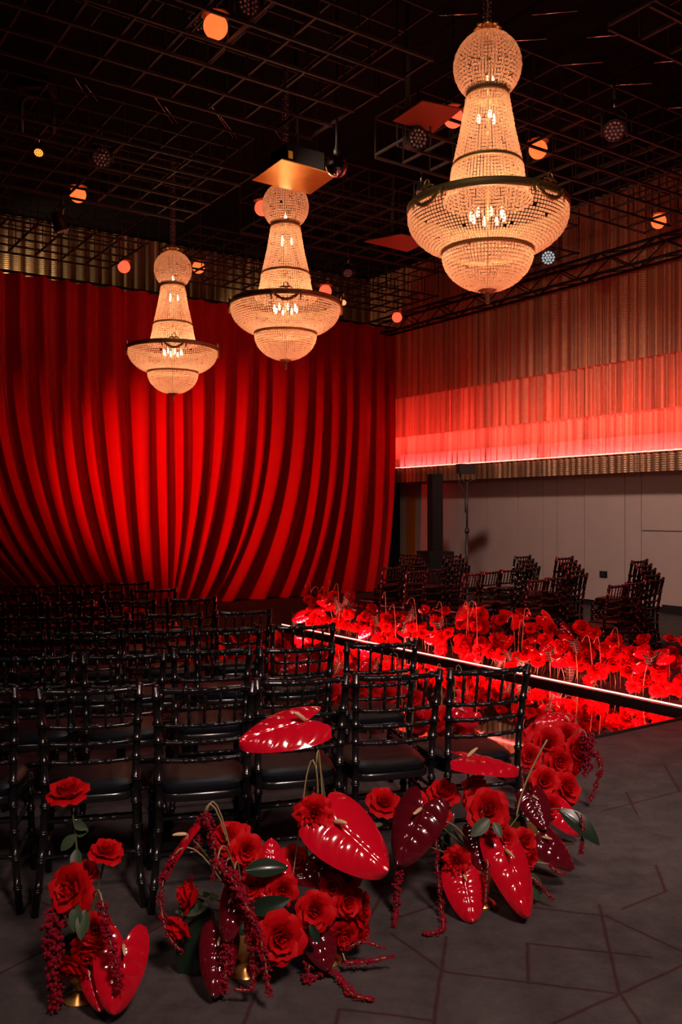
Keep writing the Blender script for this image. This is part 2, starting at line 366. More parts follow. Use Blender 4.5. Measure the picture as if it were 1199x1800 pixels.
# ------------------------------------------------------------------ ceiling lattice
ZG, CELL, HG = 5.5, .39, .40
def lattice(a0, na, b0, nb, label):
    t = thing('ceiling_lattice', label, 'ceiling grid', AB(a0, b0, ZG), RZ, 'steel lattice modules under the ceiling')
    # local axes: x along b, y along a
    bx = MB().box((nb * CELL / 2, 0, 0), (nb * CELL, .022, .026)).mesh('bar', M_iron, False)
    by = MB().box((0, na * CELL / 2, 0), (.022, na * CELL, .026)).mesh('bar', M_iron, False)
    for i in range(na + 1): put('bar', bx, t, (0, i * CELL, 0))
    for j in range(nb + 1): put('bar', by, t, (j * CELL, 0, .026))
    up = MB()
    for i in range(na + 1):
        for j in range(nb + 1): up.box((j * CELL, i * CELL, HG / 2 + .03), (.012, .012, HG - .05))
    put('uprights', up.mesh('uprights', M_iron, False), t, kind='stuff')
    tp = MB()
    for i in range(0, na + 1): tp.box((nb * CELL / 2, i * CELL, HG + .02), (nb * CELL, .016, .016))
    for j in range(0, nb + 1): tp.box((j * CELL, na * CELL / 2, HG + .036), (.016, na * CELL, .016))
    put('top_bars', tp.mesh('top_bars', M_iron, False), t, kind='stuff')
    h = MB()
    for i in (0, na):
        for j in range(0, nb + 1, 6): h.box((j * CELL, i * CELL, (HG + Z_CEIL - ZG) / 2 + .02), (.014, .014, Z_CEIL - ZG - HG - .04))
    put('hangers', h.mesh('hangers', M_iron, False), t, kind='stuff')
for (a0, na, tx) in ((2.70, 5, 'above the front carpet'), (5.83, 5, 'around the biggest chandelier'), (8.96, 5, 'above the middle chandelier'), (12.17, 4, 'nearest the red curtain')):
    lattice(a0, na, -2.85, 20, 'black steel lattice module ' + tx + ', left of the gap')
    lattice(a0, na, 5.78, 12, 'black steel lattice module ' + tx + ', beside the gold drape')

# thin slot diffusers that catch light between the modules
M_slot = mat('slot_metal', (.75, .75, .78), .25, metal=.9)
for k, (x0, y0, x1, y1) in enumerate(((934, 26, 1016, 19), (883, 73, 961, 68), (1031, 66, 1104, 60), (980, 115, 1060, 109), (1073, 150, 1146, 146), (1175, 190, 1230, 187), (770, 27, 840, 24), (1150, 110, 1215, 105))):
    p, q = PZ(x0, y0, 5.9), PZ(x1, y1, 5.9)
    s = put('ceiling_rod', MB().tube([p, q], .006, 6).mesh('rod', M_slot)); tag(s, 'thin pale metal rod hung near the ceiling right of the biggest chandelier', 'rod', 'pale ceiling rods on the right')
for k, (x0, y0, x1, y1) in enumerate(((131, 136, 157, 177), (150, 149, 171, 177), (268, 165, 304, 217), (290, 187, 312, 217), (368, 181, 410, 242), (388, 205, 417, 243), (478, 222, 495, 246))):
    p, q = PZ(x0, y0, 6.3), PZ(x1, y1, 5.75)
    q = p + (PZ(x1, y1, 6.3) - p)
    s = put('ceiling_rod', MB().tube([p, q], .005, 6).mesh('rod', M_slot)); tag(s, 'thin pale metal rod slanting in the dark gap of the left lattice', 'rod', 'pale ceiling rods on the left')

# truss along the gold drape
def truss():
    b_, z0, a_s, a_e, w, h = B_RIGHT - 1.15, 5.30, 15.0, -1.0, .26, .30
    t = thing('lighting_truss', 'black box truss running along the top of the gold drape', 'truss', AB(a_e, b_, z0))
    iv = Matrix.Translation(-AB(a_e, b_, z0))
    corners = [(0, 0), (w, 0), (0, h), (w, h)]
    for db, dz in corners:
        o = put('chord', MB().tube([AB(a_s, b_ - db, z0 + dz), AB(a_e, b_ - db, z0 + dz)], .022, 6).mesh('chord', M_black), t); o.matrix_parent_inverse = iv
    s = .5; n = int((a_s - a_e) / s)
    br = MB().tube([Vector((0, 0, 0)), AV * s + Vector((0, 0, h))], .011, 5).mesh('brace', M_black)
    br2 = MB().tube([Vector((0, 0, h)), AV * s], .011, 5).mesh('brace', M_black)
    bh = MB().tube([Vector((0, 0, 0)), AV * s - BV * w], .011, 5).mesh('brace', M_black)
    bh2 = MB().tube([-BV * w, AV * s], .011, 5).mesh('brace', M_black)
    for k in range(n):
        for (m1, m2, db, dz) in ((br, br2, 0, 0), (br, br2, w, 0), (bh, bh2, 0, 0), (bh, bh2, 0, h)):
            o = put('brace', m1 if k % 2 else m2, t, AB(a_e + k * s, b_ - db, z0 + dz)); o.matrix_parent_inverse = iv
truss()

# ------------------------------------------------------------------ chandeliers
M_bronze = mat('aged_brass', (.40, .28, .12), .45, metal=.35, noise=.3, nscale=60, bump=.5, bscale=120)
M_goldleaf = mat('gilt_leaf', (.55, .30, .10), .4, metal=.7)
M_chrome = mat('chrome', (.6, .62, .66), .22, metal=1.0)
def bead_material():
    m = bpy.data.materials.new('crystal_bead'); m.use_nodes = True; nt = m.node_tree; N = nt.nodes; L = nt.links
    b = N['Principled BSDF']; b.inputs['Base Color'].default_value = (.75, .52, .40, 1); b.inputs['Roughness'].default_value = .18; b.inputs['Specular IOR Level'].default_value = .8
    t = N.new('ShaderNodeBsdfTranslucent'); t.inputs[0].default_value = (.95, .64, .44, 1)
    mx = N.new('ShaderNodeMixShader'); mx.inputs[0].default_value = .6
    L.new(b.outputs[0], mx.inputs[1]); L.new(t.outputs[0], mx.inputs[2]); L.new(mx.outputs[0], N['Material Output'].inputs[0])
    return m
M_bead = bead_material()
M_bulb = mat('bulb_glow', (1, .9, .7), emit=(1, .72, .42), estr=22)
def bead_net(prof, n):
    """rows of faceted beads along a profile of (r, z), n per row; each bead a small cut cap"""
    # resample the profile to even rows
    pts = [Vector((r, z)) for r, z in prof]; L_ = [0]
    for i in range(1, len(pts)): L_.append(L_[-1] + (pts[i] - pts[i - 1]).length)
    rows = max(2, int(L_[-1] / .0265)); mb = MB(); rnd = random.Random(n)
    def at(s):
        for i in range(1, len(pts)):
            if s <= L_[i] + 1e-9:
                t = (s - L_[i - 1]) / max(L_[i] - L_[i - 1], 1e-9); return pts[i - 1].lerp(pts[i], t), (pts[i] - pts[i - 1]).normalized()
        return pts[-1], (pts[-1] - pts[-2]).normalized()
    step = L_[-1] / rows
    for j in range(rows):
        p, d = at((j + .5) * step); nr = Vector((-d.y, d.x))      # outward for profiles listed top to bottom after sign fix
        if nr.x < 0 and abs(nr.x) > .02: nr = -nr
        wv = step * .38; wh = 2 * PI * p.x / n * .38
        for k in range(n):
            if rnd.random() < .015: continue
            an = 2 * PI * (k + .5 * (0)) / n; ca, sa = math.cos(an), math.sin(an)
            def W(du, dv, h):
                r = p.x + d.x * dv + nr.x * h; z = p.y + d.y * dv + nr.y * h
                return (r * ca - du * sa, r * sa + du * ca, z)
            hh = .010 * rnd.uniform(.7, 1.2); j1, j2 = rnd.uniform(-.15, .15) * wh, rnd.uniform(-.15, .15) * wv
            vs_ = [W(-wh, -wv, 0), W(wh, -wv, 0), W(wh, wv, 0), W(-wh, wv, 0)]
            vs_ += [W(-wh * .45 + j1, -wv * .45 + j2, hh), W(wh * .45 + j1, -wv * .45 + j2, hh), W(wh * .45 + j1, wv * .45 + j2, hh), W(-wh * .45 + j1, wv * .45 + j2, hh)]
            mb.add(vs_, [(4, 5, 6, 7), (0, 1, 5, 4), (1, 2, 6, 5), (2, 3, 7, 6), (3, 0, 4, 7)])
    return mb.mesh('bead_net', M_bead, False)
def ring(r, z, h, th, n=64):
    return autosmooth(MB().lathe([(r - th, z - h / 2), (r, z - h / 2), (r + th * .6, z - h * .3), (r + th * .3, z), (r + th * .6, z + h * .3), (r, z + h / 2), (r - th, z + h / 2), (r - th, z - h / 2)], n, cap=False).mesh('ring', M_bronze), 30)
def arc(r, z, a0, a1, n): return [(r * math.cos(a0 + (a1 - a0) * i / n), z + r * math.sin(a0 + (a1 - a0) * i / n)) for i in range(n + 1)]
def chain_mesh(l, r=.014):
    mb = MB(); k = 0; z = 0
    while z < l:
        pts = []
        for i in range(13):
            an = 2 * PI * i / 12
            u, w = r * math.cos(an), .022 * math.sin(an)
            pts.append((u, 0, z + w) if k % 2 else (0, u, z + w))
        mb.tube(pts, .0035, 5, False); z += .034; k += 1
    return mb.mesh('chain', M_chrome)
def build_chandelier(loc, rz, label):
    t = thing('chandelier', label, 'chandelier', loc, rz, 'beaded crystal chandeliers')
    put('bead_net', bead_net(arc(.258, 1.12, PI / 2 - .25, -.93, 24), 60), t, kind='stuff')
    put('bead_net', bead_net([(.162, .88), (.205, .62), (.262, .365)], 58), t, kind='stuff')
    put('bead_net', bead_net([(.272, .33), (.285, .22), (.310, .12), (.345, .05)], 70), t, kind='stuff')
    put('bead_net', bead_net([(.615, -.03), (.618, -.08), (.602, -.14), (.565, -.20), (.50, -.26), (.43, -.30), (.362, -.325)], 132), t, kind='stuff')
    put('bead_net', bead_net([(.350 * math.cos(q), -.345 - .29 * math.sin(q)) for q in [i * PI / 2 * .93 / 16 for i in range(17)]], 84), t, kind='stuff')
    put('neck_ring', ring(.160, .905, .058, .012), t)
    put('cone_ring', ring(.268, .348, .028, .010), t)
    put('rim', ring(.622, .0, .062, .016, 96), t)
    put('bowl_ring', ring(.354, -.335, .030, .012), t)
    put('base_cup', autosmooth(MB().lathe([(.001, -.66), (.03, -.66), (.06, -.645), (.075, -.625), (.07, -.61), (.001, -.605)], 24).mesh('base_cup', M_bronze)), t)
    put('finial', MB().lathe([(.001, -.745), (.012, -.742), (.024, -.722), (.012, -.702), (.010, -.69), (.018, -.68), (.02, -.66)], 16).mesh('finial', M_bronze), t)
    # crown of gilt leaves
    lf = MB()
    def leaf(u, v):
        w = .034 * math.sin(PI * min(.98, v * .9 + .1)) ** .8; l = .10 * v
        return Vector(((u - .5) * 2 * w, .02 + l * .9, .065 * math.sin(v * 2.2) - .02 * (abs(u - .5) * 2) ** 2 + .0))
    lf.grid(leaf, 4, 6); lm = lf.mesh('crown_leaf', M_goldleaf)
    for k in range(8): put('crown_leaf', lm, t, (0, 0, 1.375), (0, 0, k * PI / 4))
    put('top_cap', MB().lathe([(.001, 1.36), (.06, 1.362), (.05, 1.38), (.02, 1.40), (.012, 1.44), (.001, 1.44)], 16).mesh('top_cap', M_bronze), t)
    top = Z_CEIL - loc[2] - 1.42
    cm = chain_mesh(top)
    for dx, dy in ((0, 0), (.025, .02), (-.028, .012), (.0, -.03)): put('chain', cm, t, (dx, dy, 1.42))
    # garland swags with bows on the rim
    sw = MB(); pts = []
    for i in range(21):
        u = i / 20 * 2 - 1; an = u * .25
        r = .642; pts.append((r * math.sin(an), r * math.cos(an), .012 - .105 * (1 - u * u)))
    sw.tube(pts, [.010 + .008 * (1 - abs(i / 10 - 1)) + .004 * math.sin(i * 2.2) for i in range(21)], 7)
    for p in pts[2:19]:
        rnd = random.Random(int(p[0] * 1e4)); sw.lathe([(.001, -.012), (.010, -.005), (.010, .005), (.001, .012)], 6, (p[0] + rnd.uniform(-.01, .01), p[1] + .006, p[2] + rnd.uniform(-.012, .012)))
    for sx in (-1, 1): sw.tube([(sx * .158, .622, .01), (sx * .160, .626, -.05), (sx * .15, .63, -.09)], [.01, .012, .004], 6)
    swm = sw.mesh('garland', M_bronze)
    bw = MB(); bw.tube([(.026 * math.cos(q), .636, .064 + .028 * math.sin(q)) for q in [2 * PI * i / 16 for i in range(17)]], .006, 6, False)
    bw.tube([(-.07, .634, .034), (-.03, .64, .046), (.0, .642, .036), (.03, .64, .046), (.07, .634, .034)], [.006, .012, .014, .012, .006], 6)
    bwm = bw.mesh('bow', M_bronze)
    for k in range(4): g = put('garland', swm, t, None, (0, 0, k * PI / 2)); put('bow', bwm, g)
    # frame, bulbs
    put('stem', MB().tube([(0, 0, -.6), (0, 0, 1.4)], .009, 8).mesh('stem', M_bronze), t)
    bm_ = MB().lathe([(.001, -.035), (.010, -.03), (.014, -.005), (.010, .02), (.003, .045), (.001, .05)], 10).mesh('bulb', M_bulb)
    for k in range(8): put('bulb', bm_, t, (.13 * math.cos(k * PI / 4 + .2), .13 * math.sin(k * PI / 4 + .2), -.06))
    for k in range(3): put('bulb', bm_, t, (.07 * math.cos(k * 2.1), .07 * math.sin(k * 2.1), .72))
    put('bulb', bm_, t, (.0, -.06, .97))
    for z, e, rr in ((-.10, 17, .1), (.16, 5.5, .06), (.62, 3.0, .05), (1.05, 3.2, .05)):
        l = bpy.data.lights.new('chandelier_glow', 'POINT'); l.energy = e; l.color = (1, .56, .33); l.shadow_soft_size = rr
        o = bpy.data.objects.new('chandelier_glow', l); C.objects.link(o); o.parent = t; o.location = (0, 0, z)
    return t
ch1 = build_chandelier(P(857, 368, 6.96), math.radians(45 - 9), 'largest and nearest beaded crystal chandelier, hung at the upper right')
ch2 = copy_tree(ch1, P(502, 535, 10.15), math.radians(4), 'middle beaded crystal chandelier, its top hidden by a gold square plate')
ch3 = copy_tree(ch1, P(304, 613, 12.6), math.radians(12), 'farthest and smallest looking beaded crystal chandelier, in front of the red curtain')

# ------------------------------------------------------------------ globe lamps
M_globe = mat('amber_globe', (.9, .3, .1), .4, emit=(1.0, .17, .035), estr=1.25)
M_globe_r = mat('coral_globe', (.9, .25, .15), .4, emit=(1.0, .12, .05), estr=1.2)
gm = MB().lathe([(.1 * math.sin(PI * i / 14) + .0005, -.1 * math.cos(PI * i / 14)) for i in range(15)], 22).mesh('globe', M_globe)
gmr = gm.copy(); gmr.materials[0] = M_globe_r
capm = autosmooth(MB().lathe([(.001, .085), (.115, .085), (.12, .093), (.05, .105), (.03, .13), (.001, .13)], 20).mesh('cap', mat('copper_cap', (.3, .12, .05), .45, metal=.6)))
for (px, py, z, red, lab) in ((379, 47, 5.62, 0, 'amber globe lamp inside the lattice at the top, left of centre'), (797, 207, 5.6, 1, 'coral globe lamp just left of the biggest chandelier cone'),
                              (946, 263, 5.6, 0, 'amber globe lamp just right of the biggest chandelier cone'), (137, 342, 5.6, 0, 'amber globe lamp under the left lattice, alone'),
                              (1158, 389, 5.6, 0, 'amber globe lamp before the gold drape at the right edge'), (461, 366, 5.6, 1, 'coral globe lamp half hidden behind the middle chandelier'),
                              (218, 469, 5.6, 1, 'coral globe lamp left of the farthest chandelier'), (349, 470, 5.6, 0, 'amber globe lamp right of the farthest chandelier'),
                              (698, 558, 5.5, 1, 'coral globe lamp at the corner of curtain and gold drape'), (572, 512, 5.5, 1, 'red globe lamp behind the rim of the middle chandelier')):
    p = PZ(px, py, z)
    if px == 572: p = P(572, 512, 14.2)
    t = thing('globe_lamp', lab, 'lamp', p, 0, 'hanging globe lamps')
    put('globe', gmr if red else gm, t); put('cap', capm, t)
    put('cord', MB().tube([(0, 0, .12), (0, 0, Z_CEIL - p.z)], .006, 5).mesh('cord', M_black), t)

# ------------------------------------------------------------------ stage lights
M_lensd = mat('lens_glass', (.55, .58, .62), .12, metal=.6)
M_lamp = mat('lamp_housing', (.02, .021, .024), .45, spec=.5)
def par_light(p, aim, r, label, glow=None, cat='stage light'):
    t = thing('stage_light', label, cat, p, 0, 'stage lights in the lattice')
    q = Vector(aim).to_track_quat('Z', 'Y')
    body = autosmooth(MB().lathe([(.001, -2.6 * r), (.55 * r, -2.6 * r), (.8 * r, -2.2 * r), (1.02 * r, -.7 * r), (1.08 * r, .1 * r), (.98 * r, .12 * r), (.96 * r, 0), (.001, 0)], 20).mesh('housing', M_lamp))
    b = put('housing', body, t, None, q)
    ls = MB(); dots = [(0, 0)] + [(.38 * r * math.cos(k * PI / 3), .38 * r * math.sin(k * PI / 3)) for k in range(6)] + [(.76 * r * math.cos(k * PI / 6), .76 * r * math.sin(k * PI / 6)) for k in range(12)]
    for x, y in dots: ls.lathe([(.17 * r, 0), (.16 * r, .05 * r), (.08 * r, .11 * r), (.001, .13 * r)], 8, (x, y, .005))
    put('lens', ls.mesh('lens', glow or M_lensd), b, kind='stuff')
    w = 1.22 * r
    put('yoke', MB().tube([(-w, 0, -.6 * r), (-w, 0, 1.5 * r), (-.5 * w, 0, 2.1 * r), (.5 * w, 0, 2.1 * r), (w, 0, 1.5 * r), (w, 0, -.6 * r)], .10 * r, 6).mesh('yoke', M_lamp), t)
    top = max(.05, ZG + .35 - p.z)
    put('clamp', MB().tube([(0, 0, 2.1 * r), (0, 0, 2.1 * r + .06), (.03, 0, 2.1 * r + .1), (0, 0, 2.1 * r + .14)], .012, 6).mesh('clamp', M_chrome), t)
    put('drop_rod', MB().tube([(0, 0, 2.1 * r + .1), (0, 0, max(top, 2.1 * r + .12))], .012, 6).mesh('drop_rod', M_lamp), t)
    return t
G_orange = mat('lens_orange', (1, .3, .05), emit=(1, .22, .03), estr=3.0)
G_cool = mat('lens_cool', (.7, .85, .9), emit=(.62, .85, .95), estr=.35)
G_red = mat('lens_red', (1, .2, .1), emit=(1, .16, .07), estr=5)
for (px, py, d, aim, r, lab, gl) in (
        (178, 277, 9.6, (.35, -.75, -.55), .10, 'stage light with honeycomb lens under the left lattice', None),
        (437, 6, 7.4, (-.4, -.6, -.7), .10, 'stage light with honeycomb lens at the top edge beside an amber globe', None),
        (345, 37, 8.2, (-.1, -.7, -.7), .09, 'stage light with honeycomb lens touching the top amber globe', None),
        (1080, 229, 8.6, (-.15, -.75, -.65), .10, 'stage light on a yoke, honeycomb lens, right of the biggest chandelier', None),
        (964, 453, 12.5, (-.2, -.95, -.2), .10, 'stage light with a pale blue lens before the gold drape', G_cool),
        (735, 243, 8.8, (.3, -.9, -.2), .10, 'dark stage light on a pole, left of the biggest chandelier', None),
        (68, 268, 9.4, (.1, -.6, -.8), .05, 'small moving head with an orange glowing lens at the far left', G_orange),
        (604, 532, 15.0, (-.1, -.9, -.3), .05, 'small red glowing spotlight right of the middle chandelier rim', G_red),
        (612, 480, 13.5, (.1, -.6, -.7), .07, 'small dark spotlight above the right end of the red curtain', None),
        (110, 405, 11.5, (.3, .2, -.9), .09, 'dark stage light below the lone amber globe on the left', None),
        (740, 340, 11.0, (-.2, -.3, -.9), .07, 'small dark spotlight left of the biggest chandelier rim', None)):
    par_light(P(px, py, d), aim, r, lab, gl)
# body of the moving head on the left
t = thing('moving_head', 'black moving head fixture with two silver clamps at the far left', 'stage light', P(65, 200, 9.4), 0, 'stage lights in the lattice')
put('arm', MB().tube([(-.17, 0, -.2), (-.17, 0, .12), (-.1, 0, .2), (.1, 0, .2), (.17, 0, .12), (.17, 0, -.2)], .03, 8).mesh('arm', M_lamp), t)
put('base', MB().box((0, 0, .28), (.34, .3, .12)).mesh('base', M_lamp, False), t)
for sx in (-.045, .045): put('clamp', MB().tube([(sx, 0, .33), (sx, 0, .40), (sx + .02, 0, .46), (sx - .01, 0, .50)], [.018, .014, .022, .016], 8).mesh('clamp', M_chrome), t)
# projector boxes on poles with gold square plates
M_gold = mat('gold_plate', (.80, .42, .09), .32, metal=.75, noise=.25, nscale=5)
M_orangeplate = mat('copper_plate', (.30, .075, .02), .45, metal=.3)
def plate_box(corners, z, m, box, label, pole_px, pole_y):
    ps = [PZ(x, y, z) for x, y in corners]; c = sum(ps, Vector()) / 4
    t = thing('plate_fixture', label, 'ceiling fixture', c)
    mb = MB(); lo = [p - c for p in ps]; hi = [p - c + Vector((0, 0, .012)) for p in ps]
    mb.add(lo + hi, [(0, 1, 2, 3), (7, 6, 5, 4), (0, 4, 5, 1), (1, 5, 6, 2), (2, 6, 7, 3), (3, 7, 4, 0)])
    put('plate', mb.mesh('plate', m, False), t)
    if box:
        put('housing', autosmooth(MB().box((.02, -.02, .15), (.46, .34, .2), RZ).mesh('housing', M_lamp, False)), t)
        put('sticker', MB().box(P(511, 272, c.y - .33) - c, (.05, .004, .075), RZ).mesh('sticker', mat('yellow_sticker', (.8, .5, .08), .6), False), t)
    pp = P(pole_px, pole_y, c.y) - c
    put('pole', MB().tube([(pp.x, 0, .02), (pp.x, 0, Z_CEIL - c.z)], .022, 8).mesh('pole', mat('pole_grey', (.08, .09, .09), .5, metal=.4)), t)
plate_box([(443, 317), (495, 280), (592, 309), (545, 342)], 5.15, M_gold, True, 'gold square plate under a black projector box above the middle chandelier', 521, 250)
plate_box([(690, 213), (742, 178), (812, 192), (762, 233)], 5.45, M_orangeplate, False, 'dull orange square plate on a pole left of the biggest chandelier', 717, 200)
plate_box([(640, 425), (706, 412), (756, 424), (716, 443)], 5.4, M_orangeplate, False, 'dull orange square plate left of the biggest chandelier rim', 690, 420)
t = thing('mirror_ball', 'chrome mirror ball beside the gold square plate', 'mirror ball', P(592, 292, 8.6))
def facets(u, v):
    return Vector((.11 * math.sin(PI * v) * math.cos(2 * PI * u), .11 * math.sin(PI * v) * math.sin(2 * PI * u), .11 * math.cos(PI * v)))
put('ball', MB().grid(facets, 20, 11).mesh('ball', mat('mirror_facet', (.7, .66, .6), .12, metal=1), False), t)
put('socket', MB().lathe([(.03, .10), (.035, .15), (.02, .17), (.012, .22), (.012, 1.9)], 10).mesh('socket', M_lamp), t)

# ------------------------------------------------------------------ chairs
M_chair = mat('black_lacquer', (.010, .009, .010), .22, spec=.55, coat=.25)
M_cush = mat('black_vinyl', (.006, .008, .012), .4, spec=.35)
def bamboo(pts, r, nodes, n=8, sub=1):
    """tube along pts with ring nodes at the given arc lengths"""
    pts = [Vector(p) for p in pts]; L_ = [0]
    for i in range(1, len(pts)): L_.append(L_[-1] + (pts[i] - pts[i - 1]).length)
    keys = [(s, r) for s in L_]
    for s in nodes:
        for ds, k in ((-.009, 1), (-.0065, 1.32), (-.002, 1.32), (0, 1.12), (.002, 1.32), (.0065, 1.32), (.009, 1)):
            if 0 < s + ds < L_[-1]: keys.append((s + ds, r * k))
    keys.sort(); out = []; rr = []
    for s, q in keys:
        for i in range(1, len(pts)):
            if s <= L_[i] + 1e-9:
                out.append(pts[i - 1].lerp(pts[i], (s - L_[i - 1]) / (L_[i] - L_[i - 1]))); rr.append(q); break
    return MB().tube(out, rr, n)
def build_chair(label):
    t = thing('bamboo_chair', label, 'chair', (0, 0, 0), 0, 'black bamboo-style chairs')
    def bm(name, pts, r, nodes, n=8): put(name, bamboo(pts, r, nodes, n).mesh(name, M_chair), t)
    for s in (-1, 1):
        post = [(s * .215, -.265, 0), (s * .198, -.235, .15), (s * .184, -.21, .33), (s * .180, -.205, .45), (s * .183, -.215, .6), (s * .190, -.24, .77), (s * .198, -.272, .925)]
        bm('back_post', post, .0155, [.10, .215, .325, .43, .53, .62, .70, .775, .89])
        bm('front_leg', [(s * .205, .20, 0), (s * .195, .19, .2), (s * .188, .185, .445)], .0155, [.08, .18, .28, .36, .42])
        for z in (.20, .33): bm('stretcher', [(s * (.197 - z * .03), -.235 + z * .05, z), (s * .192, .186, z)], .009, [.1, .2, .3], 6)
        pts = [(s * .186, .15, .30 + .0), (s * .17, .10, .37), (s * .15, .06, .425)]
        bm('brace', pts, .008, [.06], 6)
    def rail(z, y, w, r, bow, name='back_rail'):
        pts = [(-w + 2 * w * i / 8, y - bow * (1 - (i / 4 - 1) ** 2), z - .006 * (1 - (i / 4 - 1) ** 2)) for i in range(9)]
        bm(name, pts, r, [2 * w * k / 5 for k in (.5, 1.5, 2.5, 3.5, 4.5)])
    rail(.905, -.265, .196, .0125, .018, 'top_rail')
    rail(.755, -.236, .186, .0095, .016); rail(.682, -.225, .183, .0095, .015); rail(.605, -.214, .181, .0095, .014)
    for k in range(5):
        x = -.13 + .065 * k; bw = 1 - (x / .19) ** 2
        bm('spindle', [(x * .96, -.236 - .016 * bw, .752), (x, -.265 - .018 * bw, .90)], .0065, [.035, .075, .115], 6)
    for z, y in ((.36, -.208), (.22, -.225)): bm('stretcher', [(-.188, y, z), (.188, y, z)], .009, [.09, .19, .28], 6)
    for z in (.24, .36): bm('stretcher', [(-.19, .188, z), (.19, .188, z)], .009, [.09, .19, .28], 6)
    def seat_shape(k, z, rr):
        pts = []
        for i in range(28):
            an = 2 * PI * i / 28; c, s_ = math.cos(an), math.sin(an); e = .45
            x = math.copysign(abs(c) ** e, c) * (.205 - .012 * (s_ < 0)) * rr; y = math.copysign(abs(s_) ** e, s_) * .205 * rr
            pts.append((x, y - .005, z))
        return pts
    def loft(loops, name, m):
        mb = MB(); n = len(loops[0])
        vs_ = [p for l in loops for p in l]
        fs_ = [(i * n + k, i * n + (k + 1) % n, (i + 1) * n + (k + 1) % n, (i + 1) * n + k) for i in range(len(loops) - 1) for k in range(n)]
        fs_ += [tuple(reversed(range(n))), tuple((len(loops) - 1) * n + k for k in range(n))]
        put(name, autosmooth(mb.add(vs_, fs_).mesh(name, m), 50), t)
    loft([seat_shape(0, .425, .97), seat_shape(0, .43, 1), seat_shape(0, .452, 1), seat_shape(0, .458, .98)], 'seat_frame', M_chair)
    loft([seat_shape(0, .458, .93), seat_shape(0, .468, .965), seat_shape(0, .486, .96), seat_shape(0, .498, .88), seat_shape(0, .503, .6)], 'cushion', M_cush)
    return t
rows = [[(-65, 1214), (158, 1209), (360, 1206), (532, 1193), (701, 1184), (861, 1175)],
        [(-100, 1156), (55, 1153), (218, 1150), (373, 1141), (522, 1138), (671, 1130)],
        [(-90, 1116), (15, 1113), (150, 1110), (275, 1107), (401, 1103), (533, 1099)],
        [(-35, 1086), (70, 1084), (174, 1082), (303, 1079), (428, 1074)],
        [(-40, 1062), (40, 1060), (118, 1058), (228, 1056), (337, 1052)],
        [(30, 1043), (103, 1041), (176, 1039), (271, 1036)],
        [(65, 1029), (145, 1027), (226, 1024)]]
chair0 = None
rnd = random.Random(5)
for ri, row in enumerate(rows):
    for ci, (px, py) in enumerate(row):
        p = PZ(px, py, .915); yaw = math.radians(10.5 + 1.2 * ci + rnd.uniform(-2.5, 2.5))
        R = Matrix.Rotation(yaw, 3, 'Z'); base = p - R @ Vector((0, -.27, .915)); base.z = 0
        k = len(row) - 1 - ci
        side = 'at the aisle end' if k == 0 else ORD[k] + ' from the aisle end'
        lab = ('black bamboo-style chair, row nearest the front flowers, ' if ri == 0 else 'black bamboo-style chair, ' + ORD[ri] + ' row behind the front flowers, ') + side
        if chair0 is None:
            chair0 = build_chair(lab); chair0.location = base; chair0.rotation_euler = (0, 0, yaw)
        else: copy_tree(chair0, base, yaw, lab, 'black bamboo-style chairs in the left block')
chair0['group'] = 'black bamboo-style chairs in the left block'
# ranks and stacks beyond the aisle
RD = Vector((.656, .755, 0)); ry = math.atan2(.755, .656)
RANK = ['rank nearest the right edge', 'rank left of the wall socket', 'rank under the light stand', 'rank beside the subwoofer', 'rank beside the curtain']
for gi, (px, py, n, ns) in enumerate(((1086, 1028, 2, 5), (945, 1019, 2, 5), (830, 1008, 3, 4), (733, 1003, 2, 4), (692, 997, 1, 4))):
    p = PZ(px, py, .915); yaw = math.radians(49); R = Matrix.Rotation(yaw, 3, 'Z')
    base = p - R @ Vector((0, -.27, .915)); base.z = 0
    for k in range(n): copy_tree(chair0, base + RD * .44 * k, yaw + rnd.uniform(-.04, .04), 'black bamboo-style chair standing in the ' + RANK[gi] + ', ' + ORD[k] + ' from the aisle', 'black bamboo-style chairs beyond the aisle')
    sb = base + RD * (.44 * n + .1)
    for k in range(ns):
        copy_tree(chair0, sb - (R @ Vector((0, 1, 0))) * (-.045 * k) + Vector((0, 0, .048 * k)), yaw, 'black bamboo-style chair stacked in the ' + RANK[gi] + ', ' + ('bottom one' if k == 0 else 'topmost' if k == ns - 1 else ORD[k] + ' from the bottom'), 'stacked black bamboo-style chairs')

# ------------------------------------------------------------------ speaker, stand, wall box
M_spk = mat('speaker_black', (.008, .008, .009), .6, spec=.3)
sp = P(765, 900, 15.2); sp.z = 0
t = thing('subwoofer', 'black subwoofer box standing before the pale wall', 'speaker', sp, math.radians(20))
put('cabinet', autosmooth(MB().box((0, 0, .49), (.47, .5, .94)).mesh('cabinet', M_spk, False)), t)
put('grille', MB().box((0, -.255, .49), (.43, .015, .88)).mesh('grille', M_spk, False), t)
t = thing('column_speaker', 'tall slim black column speaker on the subwoofer', 'speaker', sp + Vector((0, 0, .96)), math.radians(20))
put('cabinet', MB().box((0, 0, .36), (.2, .2, .72)).mesh('cabinet', M_spk, False), t)
put('cabinet', MB().add([(-.1, -.1, .72), (.1, -.1, .72), (.1, .1, .72), (-.1, .1, .72), (-.085, -.07, 1.32), (.115, -.07, 1.32), (.115, .13, 1.32), (-.085, .13, 1.32)],
    [(3, 2, 1, 0), (4, 5, 6, 7), (0, 1, 5, 4), (1, 2, 6, 5), (2, 3, 7, 6), (3, 0, 4, 7)]).mesh('cabinet', M_spk, False), t)
put('grille', MB().box((.0, -.104, .36), (.17, .01, .66)).mesh('grille', M_spk, False), t)
st = P(821, 900, 14.6); st.z = 0
t = thing('light_stand', 'slim black tripod stand holding a flood light', 'stand', st)
put('pole', MB().tube([(0, 0, .25), (0, 0, 1.35)], .024, 8).mesh('pole', M_lamp), t)
